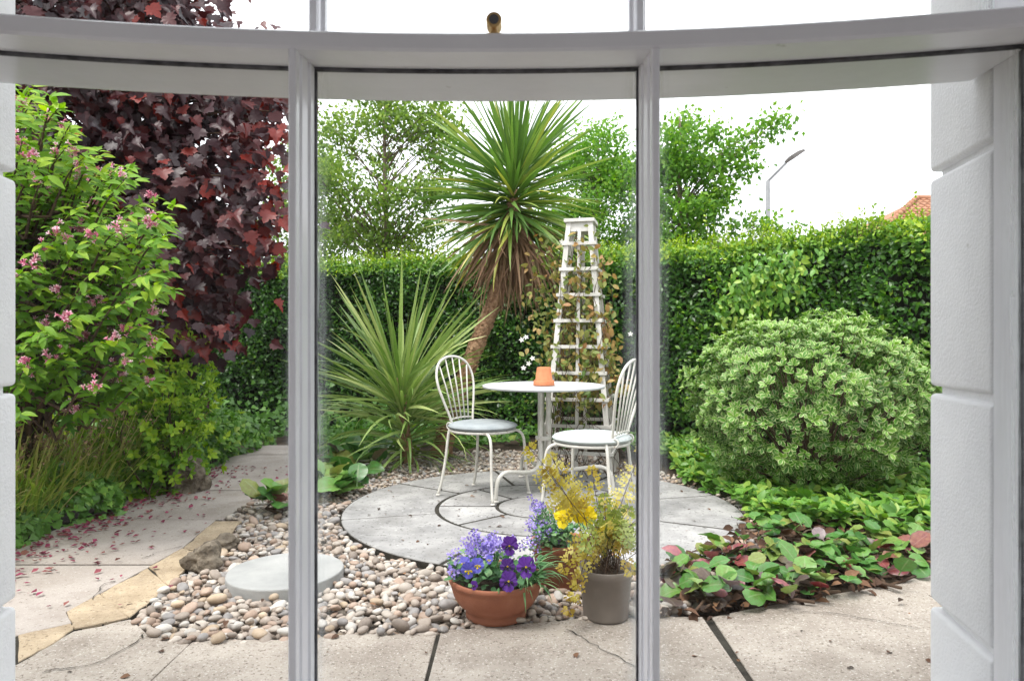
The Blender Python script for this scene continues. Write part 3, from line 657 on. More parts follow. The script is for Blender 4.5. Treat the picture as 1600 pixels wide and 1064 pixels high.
tree('garden_tree', (-3.9, 13, -.05), 'loose green tree behind the hedge and the purple leaved tree', (-3.9, 13, 3.3), (1.0, 1.2, 1.6), 70, 7000, .09, LM['tree'], .075, clr=.2, seed=15)
tree('garden_tree', (1.75, 13.5, -.05), 'dense mid green tree standing between cordyline and trellis behind the hedge', (1.7, 13.5, 3.3), (1.05, 1.0, 2.1), 120, 15000, .10, LM['tree2'], .09, clr=.21, seed=12)
lim = [at(1130, 250, 12), at(1160, 232, 12), at(1180, 215, 12.1), at(1205, 195, 12.1), at(1215, 190, 12), at(1150, 270, 12), at(1170, 260, 12), at(1120, 300, 12.1), at(1150, 355, 12), at(1185, 350, 12), at(1200, 352, 12), at(1225, 362, 12), at(1110, 330, 12), at(1140, 225, 12.2)]
tree('garden_tree', (3.0, 12, -.05), 'green maple with a long bough reaching out beside the street lamp', (2.95, 12, 3.5), (.75, .8, 1.95), 85, 10500, .11, LM['tree2'], .09, extra=lim, clr=.17, seed=13)
# purple leaved tree, drooping sprays of big maple leaves
pt = thing('purple_tree', (-3.6, 6.2, -.05), 'dark purple leaved maple overhanging the hedge, red where light shines through', 'tree')
tk = spline([(-3.6, 6.2, -.05), (-3.55, 6.1, 1.2), (-3.5, 5.9, 2.6), (-3.3, 5.8, 4.6)], 16)
tp = [tube(tk, np.linspace(.12, .05, 16), 10)]
C, D = [], []
tries = 0
while len(C) < 620 and tries < 60000:
    tries += 1
    px, py, y = RS.uniform(-60, 440), RS.uniform(-230, 545), RS.uniform(4.5, 6.3)
    xmax = np.interp(py, [-230, -50, 10, 45, 150, 300, 400, 440, 480, 545], [200, 300, 350, 400, 425, 425, 420, 375, 365, 365]) - (y-4.5)*18
    if px > xmax: continue
    xmin = np.interp(py, [-230, 430, 545], [-200, -100, 215])
    if px < xmin: continue
    if (px-255)**2+(py-225)**2 < 20**2: continue
    c = at(px, py, y); 
    if RS.rand() > (.8+.2*(y < 5.2)): continue
    C.append(c)
C = np.array(C)
for c in C:
    i = int(np.clip(np.argmin(np.abs(tk[:, 2]-(c[2]-.1))), 2, 15)); a = tk[i]
    mid = a*.45+c*.55+np.array([0, 0, .18])
    tp.append(tube(spline([a, mid, c], 7), np.linspace(.016, .004, 7), 4, False))
part('trunk', *merge(tp), M['twig'], pt, True)
k = 17; n = len(C)*k
P = np.repeat(C, k, 0)+rnd(n, 1)*np.array([.13, .12, .11])
A = np.array([.55, -.35, -.75])+rnd(n, .4); Nn = np.array([.15, -.75, .75])+rnd(n, .33)
edge_f = np.clip((800+P[:, 0]/P[:, 1]*F-330)/100, 0, 1)
tint = np.clip(RS.normal(.42, .2, n)+.2*edge_f+.35*(RS.rand(n) < .07), 0, 1)
Mx = frames(A, Nn); sz = RS.uniform(.06, .108, n); h = RS.rand(n) < .5
tv, tf, te = T_MAPLE; cv = tv.copy(); cv[:, 2] += .42*np.abs(cv[:, 0])-.30*cv[:, 1]**2; cv[:, 0] *= .8
leaves(pt, T_MAPLE, P[h], Mx[h], sz[h], tint[h], LM['purple'], 150); leaves(pt, (cv, tf, te), P[~h], Mx[~h], sz[~h], tint[~h], LM['purple'], 150)

# ================================================================== WEIGELA
wg = thing('weigela_bush', (-3.0, 3.9, -.05), 'arching bright green flowering bush with pink blossoms left of the path', 'bush')
st_, LP, LA, LN, FL, LT = [], [], [], [], [], []
base = np.array([-3.0, 3.9, .0])
nb = 0
def branch(pts, n, ll, pairs=True, tip_flower=.0):
    c = spline(pts, n); st_.append(tube(c, np.linspace(.007, .002, n), 4, False))
    T = norm(np.gradient(c, axis=0))
    for i in range(2, n):
        for sgn in (-1, 1):
            side = np.cross(T[i], (0, 0, 1.)); side = side/(np.linalg.norm(side)+1e-6)
            if i % 2: side = np.cross(T[i], side)*.5+np.array([0, 0, .2])
            d = T[i]*.7+side*sgn*.8+np.array([0, 0, -.22])+RS.normal(0, .2, 3)
            LP.append(c[i]+RS.normal(0, .006, 3)); LA.append(d); LN.append(np.array([.25, -.55, .75])+RS.normal(0, .3, 3)); LT.append(i/n)
    return c, T
def silh(py): return np.interp(py, [90, 125, 200, 260, 330, 420, 500, 560, 620, 700], [25, 60, 140, 205, 285, 285, 265, 255, 290, 240])
tips = 0
while tips < 410:
    px, py, y = RS.uniform(-40, 300), RS.uniform(105, 690), RS.uniform(2.95, 4.3)
    if px > silh(py)-(y-2.95)*14: continue
    if RS.rand() > (1.0 if y < 3.6 else .55): continue
    tip = at(px, py, y)
    if tip[2] < .68+.25*RS.rand(): continue
    tips += 1
    a = base+np.array([RS.normal(0, .15), RS.normal(0, .15), max(.1, tip[2]*.55)])
    d = norm(tip-a); d = norm(d+np.array([.45, -.35, .25])); L = RS.uniform(.28, .55)
    st0 = tip-d*L-np.array([0, 0, .04])
    c, T = branch([st0, st0*.5+tip*.5+np.array([0, 0, .05]), tip], int(6+L*12), .09)
    if RS.rand() < .4: FL.append((c[-1-RS.randint(0, 3)], T[-1]))
    mid = a*.5+st0*.5+np.array([0, 0, .2]); st_.append(tube(spline([base+RS.normal(0, .12, 3)*np.array([1, 1, 0]), mid, st0], 8), np.linspace(.014, .007, 8), 5, False))
LP, LA, LN, LT = map(np.array, (LP, LA, LN, LT)); n = len(LP)
part('branches', *merge(st_), M['twig'], wg, True)
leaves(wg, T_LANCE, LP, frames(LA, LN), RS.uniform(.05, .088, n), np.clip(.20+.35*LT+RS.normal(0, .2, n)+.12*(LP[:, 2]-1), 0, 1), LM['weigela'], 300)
# flower clusters: little trumpets
def trumpet():
    V, Fs, T = [], [], []
    for r, z in ((.05, 0), (.10, .3), (.17, .6)): V += [(r*math.cos(k*math.pi/2.5), r*math.sin(k*math.pi/2.5), z) for k in range(5)]; T += [z*.4]*5
    for i in range(2): Fs += [(i*5+k, i*5+(k+1) % 5, i*5+5+(k+1) % 5, i*5+5+k) for k in range(5)]
    for k in range(5):
        a = (k+.5)*math.pi/2.5; b = len(V)
        V += [(.45*math.cos(a-.3), .45*math.sin(a-.3), .85), (.55*math.cos(a), .55*math.sin(a), .82), (.45*math.cos(a+.3), .45*math.sin(a+.3), .85)]; T += [.75, .9, .75]
        Fs.append((10+k, b, b+1, b+2, 10+(k+1) % 5))
    return np.array(V), Fs, np.array(T)
TV, TF, TT = trumpet(); fm = []
for q in range(4):
    Vs, Fs, Ts = [], [], []
    for j in range(9):
        d = norm(RS.normal(0, .8, 3)+np.array([.2, -.3, .6])); m3 = np.array(Vector(d).to_track_quat('Z', 'Y').to_matrix())
        Fs += [tuple(i+len(Vs)*len(TV) for i in f) for f in TF]; Vs.append((TV*RS.uniform(.03, .046))@m3.T+RS.normal(0, .017, 3)); Ts.append(TT*.85+RS.uniform(-.15, .35))
    fm.append(raw_mesh('flower_cluster', np.concatenate(Vs), Fs, LM['pink'], True, {'tint': np.concatenate(Ts)}))
for p, T in FL:
    m3 = np.array(Matrix.Rotation(RS.uniform(0, 6.28), 3, 'Z')); p = p+np.array([.0, -.03, .01])
    inst('flower_cluster', fm[RS.randint(4)], wg, p, m3*RS.uniform(.5, .85))
# small narrow leaved shrub beside it
def mound_shrub(name, loc, label, cen, rad, nros, nl, size, tm, mat, tmean, droop=.0, indiv=0, hemi=False, group=None, twigs=60, rough_=0.0):
    t = thing(name, loc, label, 'bush', group); cen, rad = np.array(cen), np.array(rad)
    d = norm(rnd(nros)); 
    if hemi: d[:, 2] = np.abs(d[:, 2])
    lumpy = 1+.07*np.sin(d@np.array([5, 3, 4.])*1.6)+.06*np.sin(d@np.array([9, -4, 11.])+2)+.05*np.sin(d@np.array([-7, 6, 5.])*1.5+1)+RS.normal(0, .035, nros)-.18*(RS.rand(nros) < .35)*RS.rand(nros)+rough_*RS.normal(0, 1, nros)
    P0 = cen+d*rad*lumpy[:, None]; ax = norm(d/rad*rad.mean()+np.array([0, -.1, .35-droop]))
    P, Mx = rosette(P0, ax, nl, (.45, 1.25)); n = len(P)
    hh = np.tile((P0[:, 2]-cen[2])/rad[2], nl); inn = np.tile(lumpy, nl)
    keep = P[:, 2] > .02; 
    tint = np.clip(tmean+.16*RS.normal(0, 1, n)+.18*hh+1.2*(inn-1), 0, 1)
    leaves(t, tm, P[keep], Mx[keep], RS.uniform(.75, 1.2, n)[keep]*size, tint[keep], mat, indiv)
    b = np.array(loc)
    tw = []
    for i in RS.choice(nros, twigs):
        tw.append(tube(spline([b+RS.normal(0, .06, 3)*np.array([1.2, 1, 0]), b*.45+P0[i]*.55+RS.normal(0, .04, 3), P0[i]], 6), np.linspace(.008, .002, 6), 4, False))
    part('branches', *merge(tw), M['twig'], t, True); return t
c = at(270, 605, 4.7)
mound_shrub('small_shrub', (c[0], 4.7, 0), 'small yellow green narrow leaved shrub below the purple tree', c, (.24, .25, .36), 330, 6, .05, T_LANCE, LM['weigela'], .62, droop=.7, rough_=.14, twigs=14)
mound_shrub('small_shrub', (-2.72, 5.7, 0), 'fresh green leafy mound where the border meets the far end of the path', (-2.76, 5.75, .12), (.40, .75, .36), 420, 6, .062, T_OVAL, LM['cover'], .42, hemi=True, twigs=10, rough_=.06)
c = at(230, 600, 4.5)
mound_shrub('small_shrub', (c[0], 4.5, 0), 'soft mid green shrub behind the dry seed heads', at(215, 690, 4.7), (.42, .36, .42), 560, 5, .05, T_OVAL, LM['weigela'], .45, droop=.2, rough_=.2, twigs=8)
# variegated bush on the right
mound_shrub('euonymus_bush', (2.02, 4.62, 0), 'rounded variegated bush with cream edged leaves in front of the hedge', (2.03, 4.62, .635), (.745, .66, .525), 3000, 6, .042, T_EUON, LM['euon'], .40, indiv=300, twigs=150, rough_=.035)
# climber growing out of the hedge
cl = thing('climbing_plant', tuple(at(1190, 470, 5.75)), 'light green leafy climber hanging on the face of the hedge', 'climber')
n = 520; u = np.clip(RS.normal(0, 1, (n, 2)), -1.8, 1.8); P = np.array([at(1190+26*a-12*b, 450+30*b, 5.85) for a, b in u]); P[:, 1] += RS.uniform(-.12, .06, n)-(P[:, 0]-2.1)*.9
leaves(cl, T_OVAL, P, frames(np.array([0, -.3, -.7])+rnd(n, .5), np.array([-.1, -.8, .5])+rnd(n, .45)), RS.uniform(.045, .08, n), np.clip(RS.normal(.65, .2, n), 0, 1), LM['cover'], 100)
# ================================================================== CORDYLINES
def blade(el, curv, wd, segs=8):
    th = el; p = np.zeros(2); V, E, Fs = [], [], []
    for i in range(segs+1):
        t = i/segs; w_ = wd*np.interp(t, [0, .12, .4, .7, 1], [.55, .7, 1, .75, .04])
        nx = np.array([-math.sin(th), math.cos(th)])
        m_ = p-nx*w_*.25
        V += [(p[0], -w_, p[1]), (m_[0], 0, m_[1]), (p[0], w_, p[1])]
        th -= curv*(t**1.2)*2/segs; p = p+np.array([math.cos(th), math.sin(th)])/segs
        if i: b = 3*i; Fs += [(b-3, b-2, b+1, b), (b-2, b-1, b+2, b+1)]
    return np.array(V), Fs
def blades(parent, name, centre_fn, n, el_fn, curv_fn, len_fn, wd, mat, K=26):
    vs_ = []
    for k in range(K):
        e = el_fn((k+.5)/K); c_ = curv_fn((k+.5)/K)
        V, Fs = blade(e, c_*RS.uniform(.6, 1.5), wd*RS.uniform(.85, 1.15)); vs_.append(raw_mesh(name, V, Fs, mat, True))
    for i in range(n):
        f = (i+.5)/n; k = min(K-1, int(f*K)); L = len_fn(f)*RS.uniform(.82, 1.12); az = i*2.39996+RS.normal(0, .25)
        A = np.array(Matrix.Rotation(az, 3, 'Z') @ Matrix.Rotation(RS.normal(0, .10), 3, 'Y') @ Matrix.Rotation(RS.normal(0, .55), 3, 'X'))
        inst(name, vs_[k], parent, centre_fn(f, az), A*L)
ct = thing('cordyline_palm', (*gp(690, 716), -.02), 'tall cordyline palm with leaning trunk and skirt of dead brown leaves', 'palm')
TY = 6.05
tkp = spline([at(688, 716, TY), at(703, 650, TY), at(722, 600, TY), at(748, 530, TY), at(772, 470, TY), at(788, 410, TY), at(799, 350, TY), at(801, 300, TY), at(803, 240, TY)], 60)
rr = np.interp(np.linspace(0, 1, 60), [0, .1, .5, .8, 1], [.10, .078, .066, .055, .03])*(1+.06*np.sin(np.arange(60)*1.9))
part('trunk', *tube(tkp, rr, 16), M['cbark'], ct, True)
sc_ = []                                              # leaf-base scales on the upper trunk
for i in range(900):
    j = RS.uniform(2, 50); i0 = int(j); c = tkp[i0]+(tkp[i0+1]-tkp[i0])*(j-i0); T = norm(tkp[i0+1]-tkp[i0]); a = RS.uniform(0, 6.28)
    sd_ = np.array([math.cos(a), math.sin(a), 0]); sd_ = norm(sd_-T*np.dot(sd_, T)); b = np.cross(T, sd_); q = c+sd_*(rr[i0]*.97); h = RS.uniform(.018, .032)
    V = [q-b*.016, q+b*.016, q+sd_*.012+T*h+b*.006, q+sd_*.012+T*h-b*.006, q-b*.012-sd_*.01+T*h*.8]
    sc_.append((V, [(0, 1, 2, 3), (0, 3, 4)]))
part('bark_scales', *merge(sc_), M['cbark'], ct, kind='stuff')
def cf(f, az): return tkp[min(59, int(57-12*f))]+np.array([math.cos(az), math.sin(az), 0])*.03
blades(ct, 'blade', cf, 295, lambda f: R(80-118*f**.78), lambda f: .10+.5*f, lambda f: .90-.04*f, .0205, LM['cord'], 40)
Vs, Fs, o = [], [], 0
for i in range(190):                                  # the inner blades, too many to pick apart
    f = RS.rand(); V, fc = blade(R(84-118*f**.8), RS.uniform(.05, .5), .0195, 6); A = np.array(Matrix.Rotation(RS.uniform(0, 6.28), 3, 'Z') @ Matrix.Rotation(RS.normal(0, .5), 3, 'X'))*RS.uniform(.6, .9)
    Vs.append(V@A.T+cf(f, 0)); Fs += [tuple(q+o for q in g) for g in fc]; o += len(V)
part('inner_blades', np.concatenate(Vs), Fs, LM['cordin'], ct, True, {'tint': np.repeat(RS.uniform(0, .7, 190), len(V))}, 'stuff')
def dfn(f, az): return tkp[min(59, int(48-6*f))]+np.array([math.cos(az), math.sin(az), 0])*.06
blades(ct, 'dead_blade', dfn, 190, lambda f: R(-50-30*min(1, f*1.6)), lambda f: .45+.1*f, lambda f: .86-.12*f, .014, LM['dead'], 20)
cy2 = thing('young_cordyline', (*gp(636, 712), -.02), 'young cordyline fountain of pale green sword leaves left of the leaning trunk', 'palm')
YY = 5.75
s2 = spline([at(638, 725, YY), at(635, 690, YY), at(630, 645, YY), at(624, 590, YY)], 24)
part('trunk', *tube(s2, np.linspace(.05, .035, 24), 10), M['cbark'], cy2, True)
def c2(i0, di): return lambda f, az: s2[int(np.clip(i0-di*f, 3, 23))]+np.array([math.cos(az), math.sin(az), 0])*.03
blades(cy2, 'blade', c2(23, 8), 150, lambda f: R(88-84*f**.9), lambda f: .08+.5*f, lambda f: 1.02-.08*f, .0155, LM['cord2'], 30)
blades(cy2, 'blade', c2(17, 14), 148, lambda f: R(66-72*f), lambda f: 1.25+.4*f, lambda f: 1.0-.3*f, .0165, LM['cord2'], 28)

# ================================================================== OBELISK TRELLIS
OX, OY = at(908, 500, 5.35)[:2]; ob = thing('obelisk_trellis', (OX, OY, -.03), 'white wooden obelisk trellis with ladder rungs behind the round table', 'trellis')
rot = np.array(Matrix.Rotation(R(-14), 3, 'Z')); HB, HTp, ZT = .262, .082, 1.95
def hw(z): return HB+(HTp-HB)*z/ZT
def obp(V): return np.asarray(V)@rot.T+np.array([OX, OY, 0])
def strut(a, b, wx, wy):
    a, b = np.array(a, float), np.array(b, float)
    V = [p+np.array([sx*wx, sy*wy, 0]) for p in (a, b) for sx, sy in ((-1, -1), (1, -1), (1, 1), (-1, 1))]
    return V, [(3, 2, 1, 0), (4, 5, 6, 7), (0, 1, 5, 4), (1, 2, 6, 5), (2, 3, 7, 6), (3, 0, 4, 7)]
for sx, sy in ((-1, -1), (1, -1), (1, 1), (-1, 1)):
    V, Fs = strut((sx*HB, sy*HB, -.03), (sx*HTp, sy*HTp, ZT), .019, .019); bevel(part('post', obp(V), Fs, M['wood'], ob), .002)
for (sx, sy) in ((0, -1), (1, 0), (0, 1), (-1, 0)):
    V, Fs = strut((sx*HB, sy*HB, .03), (sx*HTp, sy*HTp, ZT), .013 if sx == 0 else .009, .009 if sx == 0 else .013); bevel(part('slat', obp(V), Fs, M['wood'], ob), .002)
for k in range(9):
    z = .2+.198*k; h = hw(z)
    for (sx, sy) in ((0, -1), (1, 0), (0, 1), (-1, 0)):
        if sx == 0: V, Fs = box(-h-.035, h+.035, sy*(h+.026)-.0065, sy*(h+.026)+.0065, z-.013, z+.013)
        else: V, Fs = box(sx*(h+.026)-.0065, sx*(h+.026)+.0065, -h-.018, h+.018, z-.0125, z+.0125)
        bevel(part('rung', obp(V), Fs, M['wood'], ob), .002)
bevel(part('cap', obp(box(-.118, .118, -.118, .118, ZT+.001, ZT+.028)[0]), box(0, 1, 0, 1, 0, 1)[1], M['wood'], ob), .003)
part('cap', obp(box(-.095, .095, -.095, .095, ZT-.07, ZT+.0005)[0]), box(0, 1, 0, 1, 0, 1)[1], M['wood'], ob)
vine = thing('clematis_vine', (OX, OY+.05, -.03), 'straggly green and russet climber with white flowers on the white obelisk', 'climber')
st_, P = [], []
for i in range(46):
    a = RS.uniform(0, 6.28); z = 0; pts = []
    zt = RS.uniform(.9, 1.9); off = RS.uniform(.7, 1.25)
    for q in np.linspace(0, 1, 9):
        z = q*zt; r_ = (hw(z)+.02)*off*(1+.35*q*RS.rand()); a += RS.normal(0, .35)
        pts.append((OX+r_*math.cos(a)+(.08 if RS.rand() < .3 else 0), OY+r_*math.sin(a), z))
    c = spline(pts, 40); st_.append(tube(c, .0026, 3, False)); P.append(c[12:])
part('stems', *merge(st_), M['twig'], vine, True)
P = np.concatenate(P); P = P[RS.rand(len(P)) < np.where(P[:, 2] > .55, .85, .15)]; P = np.concatenate([P, P[P[:, 0] > OX-.05]]); n = len(P)
lft = np.array([at(px, py, 5.45) for px, py in zip(RS.normal(850, 15, 200), RS.normal(480, 60, 200))]); P = np.concatenate([P+rnd(n, .035), lft+rnd(200, .05)]); n = len(P)
leaves(vine, T_OVAL, P, frames(rnd(n, 1)+np.array([0, -.2, -.5]), np.array([0, -.7, .5])+rnd(n, .5)), RS.uniform(.035, .075, n), np.clip(RS.normal(.5, .25, n)+.2*(P[:, 0]-OX > .1), 0, 1), LM['clem'], 60)
def flower_mesh(name, mat, npet, ln, wd, seed=0):
    t = leaf_t(3, wd, .1, .2, .55); Vs, Fs = [], []
    for k in range(npet):
        A = np.array(Matrix.Rotation(k*2*math.pi/npet, 3, 'Z') @ Matrix.Rotation(R(20), 3, 'X')); Fs += [tuple(i+len(Vs)*len(t[0]) for i in f) for f in t[1]]; Vs.append((t[0]*ln)@A.T)
    V = np.concatenate(Vs); return raw_mesh(name, V, Fs, mat, True, {'tint': np.full(len(V), .5)})
fw = flower_mesh('flower', LM['white'], 5, .023, .28)
for px, py in ((822, 527), (815, 531), (826, 568), (818, 575), (878, 378), (832, 560), (985, 522)):
    inst('flower', fw, vine, at(px, py, 5.3), np.array(Matrix.Rotation(R(70+RS.normal(0, 15)), 3, 'X') @ Matrix.Rotation(RS.uniform(0, 6), 3, 'Z')))

# ================================================================== TABLE AND CHAIRS
TX, TYd = .215, 4.66; G0 = .019
tb = thing('bistro_table', (TX, TYd, G0), 'round white metal bistro table on the circular patio', 'table')
part('table_top', *lathe([(.0, .700), (.36, .700), (.40, .698), (.413, .700), (.418, .708), (.416, .716), (.41, .719), (.395, .719), (.39, .716), (0.0001, .716)], (TX, TYd, G0), 64), M['tabletop'], tb, True)
for a in (R(228), R(348), R(108)):
    d = np.array([math.cos(a), math.sin(a), 0]); c = np.array([TX, TYd, G0])
    pts = [c+d*.034+np.array([0, 0, z]) for z in (.70, .5, .3, .24)]+[c+d*r_+np.array([0, 0, z]) for r_, z in ((.045, .19), (.08, .155), (.15, .145), (.26, .16), (.36, .175), (.42, .165), (.455, .13), (.468, .08), (.475, .008))]
    rad = np.interp(np.arange(46), [0, 16, 22, 46], [.0175, .0175, .014, .012])
    lg = part('leg', *tube(spline(pts, 46), rad, 12), M['iron'], tb, True)
    part('foot_cap', *lathe([(.019, 0), (.021, .006), (.012, .013), (.0001, .014)], tuple(c+d*.475), 14), M['iron'], lg, True)
part('collar', *lathe([(.053, .345), (.056, .35), (.056, .365), (.053, .37), (.0001, .37)], (TX, TYd, G0), 20), M['iron'], tb, True)
tp_ = thing('terracotta_pot', (TX+.0, TYd-.06, G0+.72), 'small orange terracotta pot standing upside down on the table', 'plant pot')
o_ = (TX+.0, TYd-.06, G0+.7195)
part('pot_body', *lathe([(.060, .033), (.058, .035), (.047, .118), (.044, .122), (.012, .1225), (.009, .118), (.0001, .118)], o_, 36), M['terra2'], tp_, True)
part('rim', *lathe([(.060, 0), (.070, 0), (.072, .003), (.070, .031), (.067, .034), (.055, .0345)], o_, 36), M['terra2'], tp_, True)
def chair(cx, cy, ang, label, cmat):
    t = thing('bistro_chair', (cx, cy, G0), label, 'chair', 'metal bistro chairs at the round table')
    f = np.array([math.cos(ang), math.sin(ang), 0]); s_ = np.array([-f[1], f[0], 0]); o0 = np.array([cx, cy, G0]); up = np.array([0, 0, 1.])
    def W(a, b, z): return o0+f*a+s_*b+up*z                 # forward, side, up
    ring = [W(.215*math.cos(a), .215*math.sin(a), .43) for a in np.linspace(0, 2*math.pi, 33)]
    part('seat_ring', *tube(ring, .009, 8, False), M['iron'], t, True)
    part('seat_plate', *lathe([(.0001, .425), (.207, .425), (.207, .437), (.0001, .437)], (cx, cy, G0), 36), M['iron'], t, True)
    cu = part('cushion', *lathe([(.0001, .438), (.19, .438), (.222, .446), (.229, .458), (.222, .470), (.19, .479), (.10, .483), (.0001, .484)], (cx, cy, G0), 44), cmat, t, True)
    pp = [W(.2275*math.cos(a), .2275*math.sin(a), .458) for a in np.linspace(0, 2*math.pi, 45)]
    part('piping', *tube(pp, .0045, 6, False), cmat, cu, True)
    for a, b in ((1, -1), (1, 1), (-1, -1), (-1, 1)):
        if a > 0: pts = [W(.12, b*.135, .425), W(.175, b*.165, .418), W(.205, b*.182, .37), W(.212, b*.188, .25), W(.222, b*.195, .1), W(.235, b*.202, .006)]
        else: pts = [W(-.150, b*.150, .455), W(-.163, b*.158, .40), W(-.178, b*.168, .25), W(-.20, b*.180, .1), W(-.225, b*.19, .006)]
        lg = part('leg', *tube(spline(pts, 22), .0095, 8), M['iron'], t, True)
        part('foot_cap', *lathe([(.015, 0), (.0155, .005), (.010, .010), (.0001, .011)], tuple(W(.235 if a > 0 else -.225, b*(.202 if a > 0 else .19), 0)), 12), M['iron'], lg, True)
    def back(z): return -.165-(z-.44)*.22
    hoop = [(-.105, .43), (-.118, .50), (-.160, .62), (-.188, .72), (-.185, .80), (-.145, .868), (-.075, .903), (0, .912), (.075, .903), (.145, .868), (.185, .80), (.188, .72), (.160, .62), (.118, .50), (.105, .43)]
    part('back_hoop', *tube(spline([W(back(z), b, z) for b, z in hoop], 60), .0085, 8), M['iron'], t, True)
    part('back_rail', *tube(spline([W(back(.49)-.01, b, .49+.01*math.cos(b*12)) for b in (-.12, -.06, 0, .06, .12)], 12), .006, 8), M['iron'], t, True)
    for b in (-2, -1, 0, 1, 2):
        zt = (.908, .895, .85)[abs(b)]
        part('spindle', *tube([W(back(.488)-.008, b*.038, .488), W(back(.7), b*.055, .7), W(back(zt), b*.072, zt)], .0052, 6), M['iron'], t, True)
    for b in (-1, 1):
        cu_ = [W(back(.46)-.02+.022*math.cos(q), b*(.118+.0*q), .452+.022*math.sin(q)) for q in np.linspace(0, 5.2, 14)]
        part('scroll', *tube(cu_, .005, 6), M['iron'], t, True)
chair(-.195, 4.54, math.atan2(-.23, .326), 'cream metal bistro chair with blue grey cushion facing the terracotta bowl', M['cushion'])
chair(.465, 3.98, math.atan2(.5, -.85), 'white metal bistro chair with pale mint cushion behind the fern', M['cushion2'])

# ================================================================== POTS
def pot(name, loc, prof, mat, label, soil_r, soil_z, parts=()):
    t = thing(name, loc, label, 'plant pot'); part('pot_body', *lathe(prof, loc, 56), mat, t, True)
    n = 40; V = [(loc[0], loc[1], loc[2]+soil_z+.01)]+[(loc[0]+soil_r*math.cos(k*2*math.pi/n), loc[1]+soil_r*math.sin(k*2*math.pi/n), loc[2]+soil_z) for k in range(n)]
    part('soil', V, [(0, 1+k, 1+(k+1) % n) for k in range(n)], M['soil'], t); return t
BO = (-.06, 2.575, .006)
pot('terracotta_bowl', BO, [(.0001, 0), (.108, 0), (.114, .003), (.1145, .018), (.108, .026), (.118, .034), (.142, .055), (.160, .085), (.169, .115), (.1725, .132), (.1775, .134), (.179, .140), (.178, .149), (.174, .152), (.166, .150), (.163, .13), (.150, .10), (.10, .07), (.0001, .07)][::1], M['terra'], 'wide terracotta bowl of violet pansies on the edge of pebbles', .162, .128)
GPt = (.352, 2.565, .007)
pot('plastic_pot', GPt, [(.0001, 0), (.080, 0), (.084, .004), (.0845, .012), (.097, .155), (.1005, .157), (.103, .186), (.1015, .189), (.0985, .187), (.094, .15), (.0001, .15)], M['plastic'], 'grey brown plastic pot holding the yellow fern', .096, .165)
TP2 = (.205, 2.93, -.005)
pot('terracotta_pot', TP2, [(.0001, 0), (.085, 0), (.09, .004), (.115, .15), (.122, .152), (.126, .19), (.123, .193), (.115, .19), (.11, .15), (.0001, .15)], M['terra'], 'terracotta pot with yellow pansies behind the bowl and fern', .113, .175)
def pansy(mat, blot=True):
    Vs, Fs, mi = [], [], []
    def petal(a, r, l, z, m):
        o = len(Vs); n = 9; Vs.append((0, 0, z))
        for k in range(n):
            q = -1+2*k/(n-1); rr_ = l*(1-.25*abs(q)**3)*(1+.05*math.sin(k*2.7)); aa = a+q*r
            Vs.append((rr_*math.sin(aa), rr_*math.cos(aa), z+.10*math.cos(q*2)*.5+.04*math.sin(k*1.7)))
        for k in range(n-1): Fs.append((o, o+1+k+1, o+1+k)); mi.append(m)
    for a in (-.5, .5): petal(a, .62, .56, 0, 0)
    for a in (-1.65, 1.65): petal(a, .62, .50, .04, 0)
    petal(math.pi, .78, .55, .08, 0)
    for a in (-1.9, 1.9, math.pi): petal(a, .4, .26, .11, 1)
    petal(0, 3.1, .06, .17, 2)
    me = raw_mesh('flower', np.array(Vs), Fs, mat, True, {'tint': np.full(len(Vs), .35)}); me.materials.append(LM['blot'] if blot else LM['yel']); me.materials.append(LM['yel']); me.polygons.foreach_set('material_index', np.array(mi, np.int32)); return me
PZ = {k: pansy(LM[k], b) for k, b in (('vio', True), ('vblue', False), ('yel', False))}
def face(p, size, me, parent, tilt=70, yaw=0):
    A = np.array(Matrix.Rotation(R(yaw), 3, 'Z') @ Matrix.Rotation(R(tilt), 3, 'X')); inst('flower', me, parent, p, A*size)
def stems(parent, base, tips, mat, r=.0014):
    part('stems', *merge([tube(spline([np.array(base)+RS.normal(0, .03, 3)*np.array([1, 1, 0]), (np.array(base)+np.array(t_))/2+RS.normal(0, .01, 3), t_], 5), r, 3, False) for t_ in tips]), mat, parent, True)
vb = thing('pansy_plant', (BO[0]+.02, BO[1], BO[2]+.13), 'violet and blue pansies in the terracotta bowl', 'flowers')
fl = [(732, 890, 2.43, 'vblue', .055), (746, 883, 2.46, 'vblue', .05), (726, 880, 2.5, 'vblue', .045), (797, 852, 2.52, 'vio', .065), (793, 885, 2.43, 'vio', .055), (822, 886, 2.41, 'vio', .07), (795, 908, 2.40, 'vio', .065), (790, 912, 2.42, 'vio', .045), (765, 874, 2.5, 'vblue', .03), (741, 914, 2.42, 'vio', .03)]
tips = []
for px, py, y, c, s_ in fl:
    p = at(px, py, y); tips.append(p); face(p, s_, PZ[c], vb, 78+RS.normal(0, 8), RS.normal(0, 14))
stems(vb, (BO[0]+.02, BO[1], BO[2]+.135), tips, LM['vleaf'])
n = 260; q = RS.normal(0, 1, (n, 2)); P = np.array([BO[0]+.005, BO[1]-.03, BO[2]+.15])+np.stack([np.clip(q[:, 0]*.085, -.16, .15), np.clip(q[:, 1]*.06, -.13, .1), RS.uniform(-.005, .07, n)], 1)
leaves(vb, leaf_t(4, .34, .2, .2, .6), P, frames(np.stack([q[:, 0]*.6, q[:, 1]*.5-.35, RS.uniform(-.3, .8, n)], 1), np.array([0, -.5, .9])+rnd(n, .35)), RS.uniform(.022, .042, n), np.clip(RS.normal(.5, .22, n), 0, 1), LM['vleaf'], 90)
